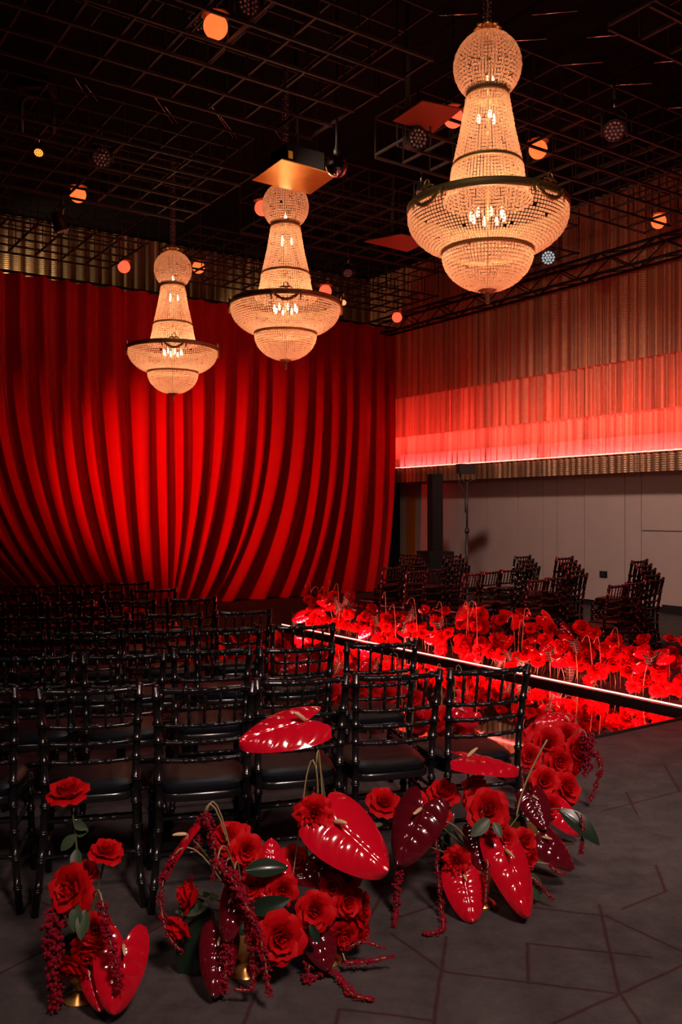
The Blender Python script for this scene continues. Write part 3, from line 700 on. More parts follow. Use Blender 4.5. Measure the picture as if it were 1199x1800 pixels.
put('pole', MB().tube([(0, 0, 1.3), (0, 0, 2.12)], .017, 8).mesh('pole', M_lamp), t)
put('collar', MB().lathe([(.024, 1.28), (.038, 1.28), (.038, 1.36), (.024, 1.36)], 10).mesh('collar', M_lamp), t)
for k in range(3):
    an = k * 2 * PI / 3 + .4; put('leg', MB().tube([(0, 0, .75), (.5 * math.cos(an), .5 * math.sin(an), .012)], .012, 6).mesh('leg', M_lamp), t)
t = thing('flood_light', 'black flood light head on top of the tripod stand', 'stage light', st + Vector((0, 0, 2.12)))
put('housing', autosmooth(MB().box((-.02, 0, .22), (.28, .16, .16), .3).mesh('housing', M_lamp, False)), t)
put('bracket', MB().tube([(-.11, 0, .2), (-.11, 0, .04), (0, 0, 0), (.11, 0, .04), (.11, 0, .2)], .01, 6).mesh('bracket', M_lamp), t)
put('cable', MB().tube([(-.12, 0, .15), (-.13, 0, .02), (-.04, -.02, -.2), (-.03, -.02, -.5)], .008, 5).mesh('cable', M_lamp), t)
t = thing('wall_socket', 'small black socket box on the pale right wall', 'socket', AB(wall_a(1065), B_RIGHT - .052, .52), RZ)
put('plate', MB().box((-.012, 0, .04), (.02, .15, .11)).mesh('plate', M_spk, False), t)
put('outlet', MB().box((-.026, 0, .04), (.01, .07, .07)).mesh('outlet', M_lamp, False), t)

# ------------------------------------------------------------------ mirrored aisle
N0 = Vector((1.79, 6.36, 0)) - BV * 1.02           # near front corner of the mirror runner
W_A = 2.17; L_A = 6.4
t = thing('mirror_runner', 'mirrored aisle runner between two banks of red flowers', 'runner', N0, RZ)
M_mirror = mat('mirror_glass', (.80, .78, .78), .03, metal=1.0, bump=.02, bscale=3)
for k in range(5):
    l = L_A / 5
    put('mirror_panel', MB().box((W_A / 2, l * (k + .5), .012), (W_A, l - .002, .02)).mesh('mirror_panel', M_mirror, False), t)
put('edge_trim', MB().box((W_A / 2, -.006, .011), (W_A, .01, .022)).mesh('edge_trim', M_lamp, False), t)
F0 = N0 + BV * W_A                                # near end of the far edge
t = thing('aisle_kerb', 'low black kerb with a glowing light rope along the far edge of the mirror', 'kerb', F0, RZ)
put('kerb', autosmooth(MB().box((.03, L_A / 2 - .9, .033), (.06, L_A + 1.8, .066)).mesh('kerb', M_lamp, False)), t)
rp = put('light_rope', MB().tube([(.070, -1.75, .068), (.070, L_A, .068)], .007, 6).mesh('light_rope', mat('rope_glow', (1, .7, .6), emit=(1, .34, .26), estr=4.5)), t)
for k in range(4):
    p = F0 + BV * .085 + AV * (-.9 + 2.0 * k) + Vector((0, 0, .085))
    area('rope_light', p, (math.radians(180), math.radians(35), RZ), 40, (1, .10, .10), .05, 1.9)

# ------------------------------------------------------------------ flowers
M_rose = mat('rose_red', (.62, .003, .007), .6, spec=.14, noise=.2, nscale=25, trans=.22)
M_anth = mat('anthurium_red', (.58, .004, .018), .13, spec=.65, coat=.6)
M_burg = mat('anthurium_burgundy', (.105, .004, .010), .13, spec=.7, coat=.6)
M_spad = mat('spadix_cream', (.80, .55, .30), .55, bump=.3, bscale=400)
M_stem = mat('stem_green', (.10, .12, .035), .5)
M_pale = mat('stem_pale', (.34, .25, .12), .5)
M_amar = mat('amaranth', (.27, .003, .018), .8, spec=.2, bump=.6, bscale=300)
M_leaf = mat('leaf_green', (.045, .075, .035), .45, spec=.4, noise=.2, nscale=30)
M_dleaf = mat('leaf_dark', (.012, .028, .016), .3, spec=.45, coat=.2)
M_alo = mat('alocasia_leaf', (.020, .050, .028), .35, spec=.5)
M_vein = mat('leaf_vein', (.42, .40, .24), .5)
M_vase = mat('gold_vase', (.85, .45, .13), .28, metal=.8)

def petal_mesh(L_, W_, f0, f1, cup, seed, ruff=.05, p=1.6):
    rnd = random.Random(seed); nu, nv = 4, 5; ph = rnd.uniform(0, 6)
    cl = [(0.0, 0.0)]
    for j in range(1, nv + 1):
        t = (j - .5) / nv; an = math.radians(f0 + (f1 - f0) * t ** p)
        cl.append((cl[-1][0] + math.sin(an) * L_ / nv, cl[-1][1] + math.cos(an) * L_ / nv))
    def fn(u, v):
        j = round(v * nv); r, z = cl[j]; s = u * 2 - 1
        w = W_ * (.38 + .62 * min(1, v / .55)) * math.sqrt(max(0, 1 - max(0, (v - .55) / .45) ** 2 * .72))
        x = s * w; an = x / cup
        rr = r - cup * (1 - math.cos(an)) * .9
        e = ruff * v ** 2 * math.sin(s * 4 + ph) + rnd.uniform(-.02, .02) * v
        tipdrop = -.10 * abs(s) ** 3 * v
        return Vector((cup * math.sin(an), rr + e * .6, z + e + tipdrop))
    return MB().grid(fn, nu, nv).mesh('petal', M_rose)
LAYERS = [(3, .07, .72, .36, -6, -14, .30), (4, .15, .84, .46, 0, 14, .42), (5, .22, .94, .54, 8, 40, .60), (5, .26, 1.0, .60, 22, 78, .95), (6, .26, 1.05, .66, 42, 112, 1.4)]
PET = [[petal_mesh(l[2], l[3], l[4], l[5], l[6], 10 * i + s) for s in range(2)] for i, l in enumerate(LAYERS)]
RUF = [[petal_mesh(l[2] * .92, l[3] * .8, l[4] + 4, l[5] + 8, l[6], 10 * i + s + 77, .15) for s in range(2)] for i, l in enumerate(LAYERS)]
def petal_spec(seed, ruffled=False, tight=0.0):
    rnd = random.Random(seed); out = []; a0 = 0
    for i, l in enumerate(LAYERS):
        n = l[0] + (2 if ruffled and i > 0 else 0)
        if tight > 0 and i == 4: n = 4
        a0 += .9
        for k in range(n):
            an = a0 + 2 * PI * k / n + rnd.uniform(-.12, .12); sc = rnd.uniform(.92, 1.08) * (1 - .12 * tight * (i > 2))
            out.append(((RUF if ruffled else PET)[i][k % 2], an, l[1], -.06 * i + rnd.uniform(-.03, .03) - .38, sc, rnd.uniform(-.10, .10) - tight * .28 * (i > 1)))
    return out
def petal_matrix(an, r0, z0, sc, tilt):
    return Matrix.Rotation(an, 4, 'Z') @ Matrix.Translation((0, r0, z0)) @ Matrix.Rotation(-tilt, 4, 'X') @ Matrix.Scale(sc, 4)
def bloom_mesh(seed, ruffled=False, tight=0.0):
    mb = MB()
    for me, an, r0, z0, sc, tl in petal_spec(seed, ruffled, tight):
        M = petal_matrix(an, r0, z0, sc, tl)
        mb.add([M @ v.co for v in me.vertices], [tuple(p.vertices) for p in me.polygons])
    return mb.mesh('bloom', M_rose)
BLOOMS = [bloom_mesh(s, False, t_) for s, t_ in ((1, 0), (2, 0), (3, .5), (4, 1.0))] + [bloom_mesh(9, True)]
SEP = MB()
for k in range(5):
    an = 2 * PI * k / 5
    SEP.add([(.06 * math.cos(an - .6), .06 * math.sin(an - .6), -.45), (.06 * math.cos(an + .6), .06 * math.sin(an + .6), -.45), (.30 * math.cos(an), .30 * math.sin(an), -.40), (.55 * math.cos(an), .55 * math.sin(an), -.62)], [(0, 1, 2), (0, 2, 3), (1, 3, 2)])
SEP.lathe([(.001, -.62), (.10, -.58), (.14, -.5), (.10, -.42)], 8)
SEPM = SEP.mesh('calyx', M_leaf)
def leaf_fn(L_, W_, curl, fold=.25):
    def fn(u, v):
        s = u * 2 - 1; w = W_ * math.sin(PI * min(1, v * .97 + .03)) ** .75 * (1 - .25 * v)
        return Vector((s * w, L_ * v * math.cos(curl * v * .5), -L_ * curl * v * v * .5 + abs(s) * w * fold))
    return fn
LEAFM = MB().grid(leaf_fn(1, .30, .35), 4, 7).mesh('leaf', M_leaf)
DLEAFM = MB().grid(leaf_fn(1, .24, .5, .35), 6, 12).mesh('leaf', M_dleaf)

def bez(p0, p1, p2, n=8): return [p0 * (1 - t) ** 2 + p1 * 2 * t * (1 - t) + p2 * t * t for t in [i / n for i in range(n + 1)]]
def stem_tube(p0, p1, p2, r=.0035, m=None, n=8):
    return MB().tube(bez(Vector(p0), Vector(p1), Vector(p2), n), r, 6).mesh('stem', m or M_stem)
def qz(axis, spin=0.0): return Vector(axis).normalized().to_track_quat('Z', 'Y') @ Quaternion((0, 0, 1), spin)

def add_leaf(t, p, d, L_, m=None, name='leaf', up=Vector((0, 0, 1))):
    """leaf from point p (relative to t) along d"""
    y = Vector(d).normalized(); x = y.cross(Vector(up))
    if x.length < .05: x = y.cross(Vector((0, 1, 0)))
    x.normalize(); z = x.cross(y)
    o = put(name, m or LEAFM, t); o.matrix_local = Matrix.Translation(p) @ Matrix((x, y, z)).transposed().to_4x4() @ Matrix.Scale(L_, 4)
    return o
def rose(px, py, wpx, d, axis, label, root=None, ruffled=False, tight=0.0, seed=None, leaves=(), bend=None):
    """foreground rose with every petal a part"""
    p = P(px, py, d); r = wpx / F * d / 2 / 1.08
    t = thing('carnation' if ruffled else 'rose', label, 'flower', p, 0, 'roses in the front arrangements')
    q = qz(axis, (px * 7 + py) % 6)
    M0 = q.to_matrix().to_4x4() @ Matrix.Scale(r, 4)
    for me, an, r0, z0, sc, tl in petal_spec(seed if seed is not None else int(px + py), ruffled, tight):
        o = put('petal', me, t); o.matrix_local = M0 @ petal_matrix(an, r0, z0, sc, tl)
    c = put('calyx', SEPM, t); c.matrix_local = M0
    if root is not None:
        ax = Vector(axis).normalized(); s0 = -ax * r * .55; e = Vector(root) - p
        mid = bend if bend is not None else s0 - ax * .5 * (e - s0).length
        if bend is None and (mid + p).z < .03: mid.z = .03 - p.z
        pts = bez(s0, mid, e, 10)
        put('stem', MB().tube(pts, .0038, 6).mesh('stem', M_stem), t)
        for (k, dx, dy, dz, L_) in leaves: add_leaf(t, pts[k], (dx, dy, dz), L_, up=Vector((0, -1, .4)))
    return t
def heart(seed, quilt=.010):
    rnd = random.Random(seed); ph = rnd.uniform(0, 2)
    nu, nv = 40, 40
    def fn(u, v):
        s = u * 2 - 1; a = abs(s)
        w = .47 * max(0, math.sin(PI * min(1, (v * .90 + .10)) ** .66)) ** .52 * (1 - .10 * v)
        y = v - .26 * math.sin(PI * min(1, a * 1.15) * .62) * (1 - v) ** 1.6 - .03
        x = s * w
        z = -.10 * a * a * (1 - .3 * v) + .03 * math.sin(s * 2.3 + ph) * v - .14 * v * v + .05 * v
        q = abs(math.sin((v * 5.2 + .4 - a * 1.1) * PI)) ** .6 * math.sin(PI * min(1, a * 1.05)) ** .5
        z += quilt * 3.2 * q * (1 - .25 * v)
        z -= .02 * math.exp(-(s / .06) ** 2) * math.sin(PI * min(1, v + .05))
        return Vector((x, y, z))
    return MB().grid(fn, nu, nv)
H_RED = [heart(s).mesh('spathe', M_anth) for s in (1, 2)]
H_BUR = [heart(s, .012).mesh('spathe', M_burg) for s in (3, 4)]
def spadix_mesh():
    pts = [Vector((0, .02 + .30 * t * .55, .02 + .30 * t * .85 - .05 * t * t)) for t in [i / 8 for i in range(9)]]
    return MB().tube(pts, [.026, .031, .034, .034, .033, .030, .026, .020, .008], 8).mesh('spadix', M_spad)
SPAD = spadix_mesh()
def anthurium(px, py, lpx, d, tip, nrm, label, root=None, burg=False, width=1.0, v=0, stem_m=None, bend=None):
    """centre of the spathe at the pixel; tip direction and face normal in world axes"""
    L_ = lpx / F * d; z = (Vector(nrm) + Vector((.15, 0, .38))).normalized(); y = Vector(tip).normalized(); y = (y - z * y.dot(z)).normalized(); x = y.cross(z); L_ *= 1.08
    p = P(px, py, d) - y * L_ * .42
    low = (p + y * L_).z
    if low < .015: p.z += .015 - low
    t = thing('anthurium', label, 'flower', p, 0, 'anthuriums in the front arrangements')
    M0 = Matrix((x * width, y, z)).transposed().to_4x4() @ Matrix.Scale(L_, 4)
    o = put('spathe', (H_BUR if burg else H_RED)[v], t); o.matrix_local = M0
    o = put('spadix', SPAD, t); o.matrix_local = M0
    if root is not None:
        e = Vector(root) - p; mid = bend if bend is not None else (-z * .35 * e.length + e * .35)
        if (mid + p).z < .02: mid.z = .02 - p.z
        put('stem', stem_tube((0, 0, 0), mid, e, .004, stem_m or M_stem), t)
    return t
ICO = None
def ico():
    global ICO
    if ICO is None:
        b = bmesh.new(); bmesh.ops.create_icosphere(b, subdivisions=1, radius=1); ICO = ([v.co.copy() for v in b.verts], [tuple(v.index for v in f.verts) for f in b.faces]); b.free()
    return ICO
def polyline(pts, step):
    # smooth catmull-rom resample
    q = [pts[0] * 2 - pts[1]] + pts + [pts[-1] * 2 - pts[-2]]; out = []
    for i in range(1, len(q) - 2):
        n = max(2, int((q[i + 1] - q[i]).length / step))
        for k in range(n):
            t = k / n; a, b, c, d = q[i - 1], q[i], q[i + 1], q[i + 2]
            out.append(.5 * ((2 * b) + (c - a) * t + (2 * a - 5 * b + 4 * c - d) * t * t + (3 * b - a - 3 * c + d) * t ** 3))
    out.append(pts[-1]); return out
def amaranth(pix, d, w0, w1, label, stem_from=None, clump=0.0, seed=0, bare=0):
    """drooping tassel along pixels (all at depth d unless a third value is given); widths in pixels at both ends"""
    rnd = random.Random(seed + int(pix[0][0])); pts = []
    for q in pix:
        dd = q[2] if len(q) > 2 else d
        w = P(q[0], q[1], dd)
        if w.z < .012: w = PZ(q[0], q[1], .014)
        pts.append(w)
    line = polyline(pts, .007); o0 = pts[0]
    t = thing('amaranth', label, 'flower', o0, 0, 'drooping amaranth tassels')
    put('stem', MB().tube([p - o0 for p in line[::3]] if len(line) > 8 else [p - o0 for p in line], .0028, 5).mesh('stem', M_pale), t)
    mb = MB(); iv, jf = ico(); n = len(line)
    for i, p in enumerate(line):
        u = i / max(1, n - 1)
        if u < bare: continue
        rad = (w0 + (w1 - w0) * u) / F * d / 2
        if clump: rad *= (.45 + .75 * abs(math.sin(i * .33 + seed)) ** clump)
        for k in range(8):
            an = rnd.uniform(0, 2 * PI); rr = rad * rnd.uniform(.2, 1.0)
            c = p - o0 + Vector((math.cos(an) * rr, math.sin(an) * rr, rnd.uniform(-.006, .006)))
            if (c + o0).z < .006: c.z = .006 - o0.z
            s = min(.0075, max(.0024, rad * rnd.uniform(.14, .32)))
            mb.add([c + v * s for v in iv], jf)
    put('tassel', mb.mesh('tassel', M_amar, False), t, kind='stuff')
    if stem_from is not None:
        e = Vector(stem_from) - o0
        put('stem', stem_tube((0, 0, 0), Vector((e.x * .3, e.y * .3, max(.02, abs(e.z) * .4))), e, .003, M_pale), t)
    return t
def vase(px, py, label, s=1.0):
    p = G(px, py); t = thing('gold_vase', label, 'vase', p, 0, 'gold vases of the front arrangements')
    prof = [(.001, 0), (.052, 0), (.056, .008), (.050, .016), (.028, .032), (.022, .05), (.030, .064), (.058, .085), (.078, .115), (.086, .150), (.090, .175), (.086, .176), (.075, .12), (.04, .075), (.001, .07)]
    put('bowl', autosmooth(MB().lathe([(r * s, z * s) for r, z in prof], 28).mesh('bowl', M_vase), 60), t)
    fo = MB().lathe([(.001, .075 * s), (.07 * s, .12 * s), (.078 * s, .16 * s), (.05 * s, .21 * s), (.001, .225 * s)], 14).mesh('moss', M_dleaf)
    put('moss', fo, t)
    return p + Vector((0, 0, .17 * s))
def big_leaf(p0, p1, L_scale, label, up=(0, -1, .5), m=None):
    d = p1 - p0; t = thing('foliage_leaf', label, 'leaf', p0, 0, 'dark leaves in the front arrangements')
    add_leaf(t, Vector(), d, d.length * L_scale, m or DLEAFM, 'blade', Vector(up))
    return t

# ---- front arrangements
V1 = vase(141, 1757, 'gold footed vase in the leftmost small arrangement')
V2 = vase(430, 1712, 'gold vase hidden in the second arrangement from the left')
V3 = vase(575, 1690, 'gold vase under the tight red roses in the middle')
V4 = vase(848, 1590, 'gold vase in the arrangement behind the glossy red anthurium')
V5 = vase(925, 1500, 'gold vase in the cluster beside the aisle end chair')
V6 = vase(985, 1400, 'gold vase nearest the mirror corner')
d1 = V1.y
tv = (0, -1, .25)
rose(118, 1386, 72, d1 - .02, (-.05, -.25, 1), 'single tall red rose, highest at the far left', V1, seed=1, leaves=((3, .5, -.3, -.1, .06), (4, -.5, -.2, -.5, .07), (5, .1, -.5, -.6, .075), (4, .7, -.2, .3, .05)), bend=Vector((.04, 0, -.12)))
rose(187, 1493, 60, d1 - .03, (.25, -.3, 1), 'red rose on a short stem right of the tall one', V1, seed=2)
rose(120, 1563, 84, d1 - .10, (-.5, -1, .35), 'big open red rose on the left arrangement', V1, seed=3)
rose(150, 1530, 46, d1, (.2, -.6, .8), 'small red rose tucked behind the big left one', V1, seed=6)
rose(166, 1640, 62, d1 - .12, (.25, -1, .2), 'red rose above the left gold vase', V1, seed=4)
rose(153, 1676, 62, d1 - .13, (0, -.8, -.5), 'red rose drooping low over the left gold vase', V1, seed=5)
rose(126, 1704, 56, d1 - .13, (-.4, -.7, -.5), 'small dark lit red rose beside the left gold vase foot', V1, seed=8)
anthurium(211, 1712, 106, d1 - .14, (-.25, .1, -1), (.35, -1, .25), 'glossy red anthurium leaning on the floor at the far left', V1, v=0, width=.95)
anthurium(165, 1737, 66, d1 - .13, (.35, .1, -1), (-.2, -1, .3), 'narrow glossy red anthurium in front of the left gold vase', V1, v=1, width=.7)
amaranth([(100, 1600), (92, 1650), (98, 1710), (97, 1772)], d1 - .09, 46, 26, 'thick dark amaranth tassel hanging left of the gold vase', V1, seed=1)
amaranth([(180, 1585), (190, 1640), (203, 1690), (210, 1738)], d1 - .20, 22, 20, 'dark amaranth tassel crossing the leftmost anthurium', V1, seed=2)
big_leaf(P(137, 1590, d1 - .12), P(128, 1640, d1 - .16), 1, 'grey green leaf in the middle of the left arrangement', m=LEAFM)
big_leaf(P(150, 1600, d1 - .12), P(141, 1648, d1 - .17), 1.1, 'grey green leaf hanging beside the other in the left arrangement', m=LEAFM)

d2 = V2.y
rose(398, 1470, 58, d2, (-.2, -.8, .7), 'red rose at the top of the second arrangement, left of a pair', V2, seed=11)
rose(420, 1462, 50, d2 + .03, (.3, -.5, 1), 'upright red rose at the top of the second arrangement', V2, seed=12)
rose(434, 1496, 58, d2 - .05, (.3, -1, .25), 'open red rose under the top pair of the second arrangement', V2, seed=13)
rose(326, 1572, 74, d2 - .08, (-1, -.25, .15), 'red rose turned left showing its green calyx', V2, seed=14, tight=.8, leaves=((2, .6, -.5, .2, .05), (2, -.2, -.6, .5, .04)))
rose(308, 1636, 70, d2 - .08, (-.6, -.45, -.75), 'red rose drooping at the left of the second arrangement', V2, seed=15, tight=.8)
rose(494, 1652, 88, d2 - .16, (.25, -1, .15), 'largest red rose low in the second arrangement', V2, seed=16)
rose(497, 1568, 58, d2 - .08, (.2, -1, .1), 'red rose above the largest low rose', V2, seed=17)
rose(519, 1508, 50, d2 + .05, (.3, -.8, .6), 'red rose at the foot of the tall anthurium stem', V2, seed=18)
rose(440, 1560, 50, d2 - .05, (-.1, -1, .2), 'red rose half hidden behind hanging amaranth', V2, seed=19)
rose(455, 1640, 54, d2 - .10, (-.2, -1, -.1), 'red rose left of the largest low rose', V2, seed=20)
anthurium(306, 1500, 88, d2 - .05, (-.25, -.2, -1), (-1, .0, .25), 'narrow red anthurium seen edge on at the left', V2, v=0, width=.7)
anthurium(404, 1610, 70, d2 - .20, (.05, .1, -1), (-.45, -1, .25), 'small burgundy anthurium with pale shining veins', V2, burg=True, v=0, width=.75)
anthurium(382, 1692, 90, d2 - .18, (-.05, .15, -1), (-.1, -1, .35), 'dark red anthurium hanging low in the second arrangement', V2, burg=True, v=1, width=.8)
anthurium(476, 1503, 52, d2 + .0, (.1, -.2, 1), (.0, -1, .3), 'pink red anthurium peeking above a dark leaf', V2, v=1)
anthurium(492, 1540, 56, d2 - .03, (.3, -.2, .8), (.0, -1, .3), 'pink red anthurium between dark leaves and roses', V2, v=0)
amaranth([(358, 1432), (352, 1460), (347, 1495)], d2 - .03, 26, 12, 'short amaranth tassel at the top left of the second arrangement', V2, clump=.8, seed=3)
amaranth([(362, 1430), (372, 1470), (378, 1500), (374, 1545)], d2 - .08, 22, 12, 'amaranth tassel hanging beside the topmost roses', V2, clump=.8, seed=13)
amaranth([(305, 1505), (288, 1545), (283, 1590), (294, 1640), (318, 1672)], d2 - .10, 16, 12, 'beaded amaranth strand curving at the left of the second arrangement', V2, clump=1.0, seed=4)
amaranth([(382, 1512), (408, 1545), (432, 1590), (455, 1640), (466, 1690), (474, 1748)], d2 - .26, 26, 14, 'long amaranth tassel falling across the second arrangement to the floor', V2, clump=.5, seed=5)
amaranth([(395, 1530), (420, 1580), (440, 1640), (446, 1700), (440, 1738), (412, 1738)], d2 - .22, 26, 10, 'amaranth tassel with its end curled on the floor', V2, clump=.5, seed=6)
amaranth([(400, 1650), (398, 1700), (392, 1745)], d2 - .20, 26, 20, 'thick dark amaranth tassel between two low anthuriums', V2, seed=7)
amaranth([(412, 1535), (415, 1560), (424, 1600)], d2 - .20, 34, 18, 'bushy amaranth tuft beside the small burgundy anthurium', V2, clump=.6, seed=8)
big_leaf(P(372, 1600, d2 - .02), P(306, 1738, d2 - .06), 1, 'long dark green leaf reaching down to the floor')
big_leaf(P(432, 1530, d2 - .10), P(508, 1520, d2 - .10), 1, 'glossy dark green leaf lying above the pink anthurium', (0, -.8, .6))
big_leaf(P(440, 1600, d2 - .10), P(500, 1585, d2 - .14), 1.1, 'dark green leaf in the middle of the second arrangement', (0, -1, .3))
big_leaf(P(365, 1590, d2 - .05), P(312, 1600, d2 - .08), 1.1, 'green leaf below the rose with a calyx', (0, -.8, .6), LEAFM)

d3 = V3.y
rose(552, 1603, 66, d3 - .16, (-.1, -1, .2), 'open red rose at the front of the middle dome of roses', V3, seed=21)
rose(613, 1588, 54, d3 - .12, (.35, -1, .2), 'red rose in the centre of the middle dome', V3, seed=22)
rose(636, 1600, 74, d3 - .02, (1, -.35, .05), 'red rose at the right side of the middle dome', V3, seed=23)
rose(611, 1536, 58, d3 - .03, (.3, -.7, .7), 'red rose on top of the middle dome', V3, seed=24)
rose(582, 1560, 50, d3 - .10, (0, -1, .4), 'red rose under the dark red anthurium of the dome', V3, seed=25)
rose(604, 1648, 54, d3 - .10, (.3, -1, -.3), 'red rose low on the middle dome', V3, seed=26)
rose(640, 1640, 44, d3 - .02, (.9, -.5, -.3), 'red rose low at the right of the middle dome', V3, seed=28)
rose(540, 1650, 46, d3 - .10, (-.3, -1, -.3), 'red rose low at the left of the middle dome', V3, seed=29)
rose(552, 1432, 66, d3 - .16, (.05, -1, .1), 'ruffled red carnation raised above the middle dome', V3, ruffled=True, seed=27, bend=Vector((-.08, .12, -.12)))
anthurium(488, 1280, 118, d3 - .05, (-1, -.25, -.32), (-.10, -.75, .85), 'tall red anthurium on a long stem before the chairs', V3, v=0, width=.85, bend=Vector((.10, .02, -.25)))
anthurium(628, 1480, 122, d3 - .18, (.75, -.25, -.62), (.1, -1, .55), 'large glossy red anthurium facing the camera in the middle', V3, v=1, width=1.05)
anthurium(559, 1527, 72, d3 - .06, (-.8, -.3, -.3), (.1, -.9, .8), 'dark red anthurium on top of the middle dome', V3, burg=True, v=1)
anthurium(565, 1662, 70, d3 - .14, (.25, 0, -1), (.0, -1, .2), 'dark red anthurium at the foot of the middle dome', V3, burg=True, v=0)
amaranth([(560, 1400, d3 - .08), (556, 1352), (548, 1336), (538, 1370), (528, 1450), (514, 1545)], d3 - .10, 3, 3, 'thin bare amaranth stem arching above the carnation', None, bare=.97, seed=9)
amaranth([(556, 1345), (558, 1400), (559, 1460), (560, 1512)], d3 - .08, 4, 9, 'thin amaranth tassel hanging behind the carnation', V3, seed=10, bare=.3)
amaranth([(545, 1680), (545, 1722), (572, 1705), (600, 1722), (620, 1748), (656, 1757)], d3 - .12, 24, 13, 'amaranth tassel trailing on the floor below the middle dome', V3, clump=.5, seed=11)
amaranth([(605, 1668), (640, 1655), (675, 1668)], d3 - .08, 16, 8, 'upper feathery amaranth plume lying right of the middle dome', V3, seed=12)
amaranth([(608, 1692), (645, 1690), (692, 1680)], d3 - .10, 20, 10, 'lower feathery amaranth plume lying right of the middle dome', V3, seed=14)
big_leaf(P(545, 1625, d3 - .2), P(560, 1655, d3 - .22), 1.2, 'small dark leaf under the front rose of the middle dome')
big_leaf(P(470, 1490, d3), P(432, 1478, d3), 1, 'small pale green leaf behind the second arrangement', m=LEAFM)

d4 = V4.y
rose(676, 1407, 58, d4 + .02, (.15, -.6, .8), 'red rose with leafy stem standing left of the burgundy anthurium', V4, seed=31, leaves=((1, -.8, -.3, .1, .07), (1, .5, -.5, -.3, .06), (2, -.5, -.6, -.3, .07), (2, .6, -.3, .2, .06)), bend=Vector((-.05, 0, -.14)))
rose(730, 1408, 48, d4 + .02, (0, -.6, .8), 'small red rose above the burgundy anthurium', V4, seed=32)
rose(781, 1390, 56, d4 + .04, (.1, -.55, .9), 'red rose on a thin stem before the chair legs', V4, seed=33)
rose(776, 1432, 36, d4 + .0, (0, -1, .4), 'smallest red rose right of the burgundy anthurium', V4, seed=34)
rose(860, 1425, 78, d4 - .10, (.15, -1, .35), 'largest open red rose in the right arrangement', V4, seed=35)
rose(832, 1398, 48, d4 - .02, (-.5, -.7, .5), 'red rose behind the largest open one on the right', V4, seed=36)
rose(836, 1376, 44, d4 + .12, (0, -.4, 1), 'red rose under the edge-on anthurium', V4, seed=37)
rose(890, 1473, 46, d4 - .08, (.1, -1, .5), 'red rose directly above the glossy long anthurium', V4, seed=38)
rose(925, 1478, 46, d4 - .05, (.4, -1, .4), 'red rose right of the glossy long anthurium top', V4, seed=39)
rose(931, 1512, 42, d4 - .05, (.5, -1, -.1), 'red rose right of the glossy long anthurium', V4, seed=40)
rose(800, 1515, 52, d4 - .10, (-.4, -1, .1), 'ruffled red carnation at the left of the right arrangement', V4, ruffled=True, seed=41)
anthurium(723, 1462, 100, d4 - .12, (-.35, -.1, -1), (-.55, -1, .3), 'burgundy anthurium with white shining veins left of the right arrangement', V4, burg=True, v=0, width=.95)
anthurium(860, 1338, 90, d4 - .02, (1, -.1, .05), (0, -.22, 1), 'flat red anthurium seen edge on before the aisle end chair', V4, v=1, width=.95, bend=Vector((.02, 0, -.2)))
anthurium(907, 1543, 112, d4 - .16, (.15, .1, -1), (.05, -1, .3), 'long glossy red anthurium hanging at the front right', V4, v=0, width=.72)
anthurium(822, 1585, 76, d4 - .14, (.1, .05, -1), (-.15, -1, .35), 'red anthurium almost touching the floor on the right', V4, v=1, width=1.05)
anthurium(978, 1494, 74, d4 + .1, (.75, -.1, -.75), (.2, -1, .4), 'pointed burgundy anthurium at the right edge of the arrangement', V4, burg=True, v=1, width=.9)
anthurium(947, 1424, 58, d4 + .15, (.2, -.2, -.9), (.0, -1, .5), 'dark red anthurium beside the tall pale stem', V4, burg=True, v=0)
anthurium(846, 1492, 60, d4 - .06, (0, 0, -1), (-.1, -1, .3), 'dark red anthurium in the shade of the largest rose', V4, burg=True, v=1)
amaranth([(704, 1500), (700, 1550), (696, 1600), (694, 1626)], d4 - .10, 22, 9, 'amaranth tassel hanging free below the burgundy anthurium', P(724, 1480, d4), seed=21, clump=.4)
amaranth([(766, 1455), (768, 1510), (772, 1560), (776, 1600), (778, 1634), (747, 1641)], d4 - .12, 9, 12, 'thin amaranth strand bent on the floor left of the right arrangement', V4, seed=22, clump=.5)
amaranth([(1024, 1435), (1024, 1470), (1020, 1502)], d4 + .25, 8, 12, 'amaranth tassel at the right edge of the right arrangement', V5, seed=23)
amaranth([(1046, 1322), (1056, 1345), (1048, 1380), (1036, 1412)], 4.9, 13, 9, 'beaded amaranth strand swinging out over the carpet', None, seed=24, clump=.8)
amaranth([(858, 1520), (855, 1560), (853, 1590)], d4 - .16, 10, 9, 'dark amaranth tassel between two red anthuriums', V4, seed=25)
amaranth([(965, 1519), (978, 1532), (992, 1536)], d4 - .0, 10, 9, 'short amaranth tip curled right of the glossy anthurium', V4, seed=26)
amaranth([(940, 1545), (962, 1570), (972, 1583)], d4 - .05, 10, 8, 'amaranth tip on the floor right of the glossy anthurium', V4, seed=27)
big_leaf(P(985, 1425, d4 + .3), P(1062, 1478, d4 + .2), 1, 'large dark green leaf lying over the carpet on the right', (0, -.7, .8))
big_leaf(P(860, 1440, d4 - .16), P(828, 1470, d4 - .2), 1, 'grey green leaf under the largest right rose', m=LEAFM)
big_leaf(P(868, 1445, d4 - .16), P(882, 1472, d4 - .2), 1, 'small green leaf pair under the largest right rose', m=LEAFM)
big_leaf(P(935, 1535, d4 - .02), P(948, 1585, d4 - .05), 1, 'drooping green leaf beside the glossy long anthurium', m=LEAFM)
big_leaf(P(770, 1470, d4), P(800, 1430, d4), 1, 'dark leaf behind the thin bent strand', (0, -1, .3))
t = thing('bare_stem', 'long pale curved stem rising right of the largest right rose', 'stem', P(908, 1436, d4 - .02))
o0 = P(908, 1436, d4 - .02)
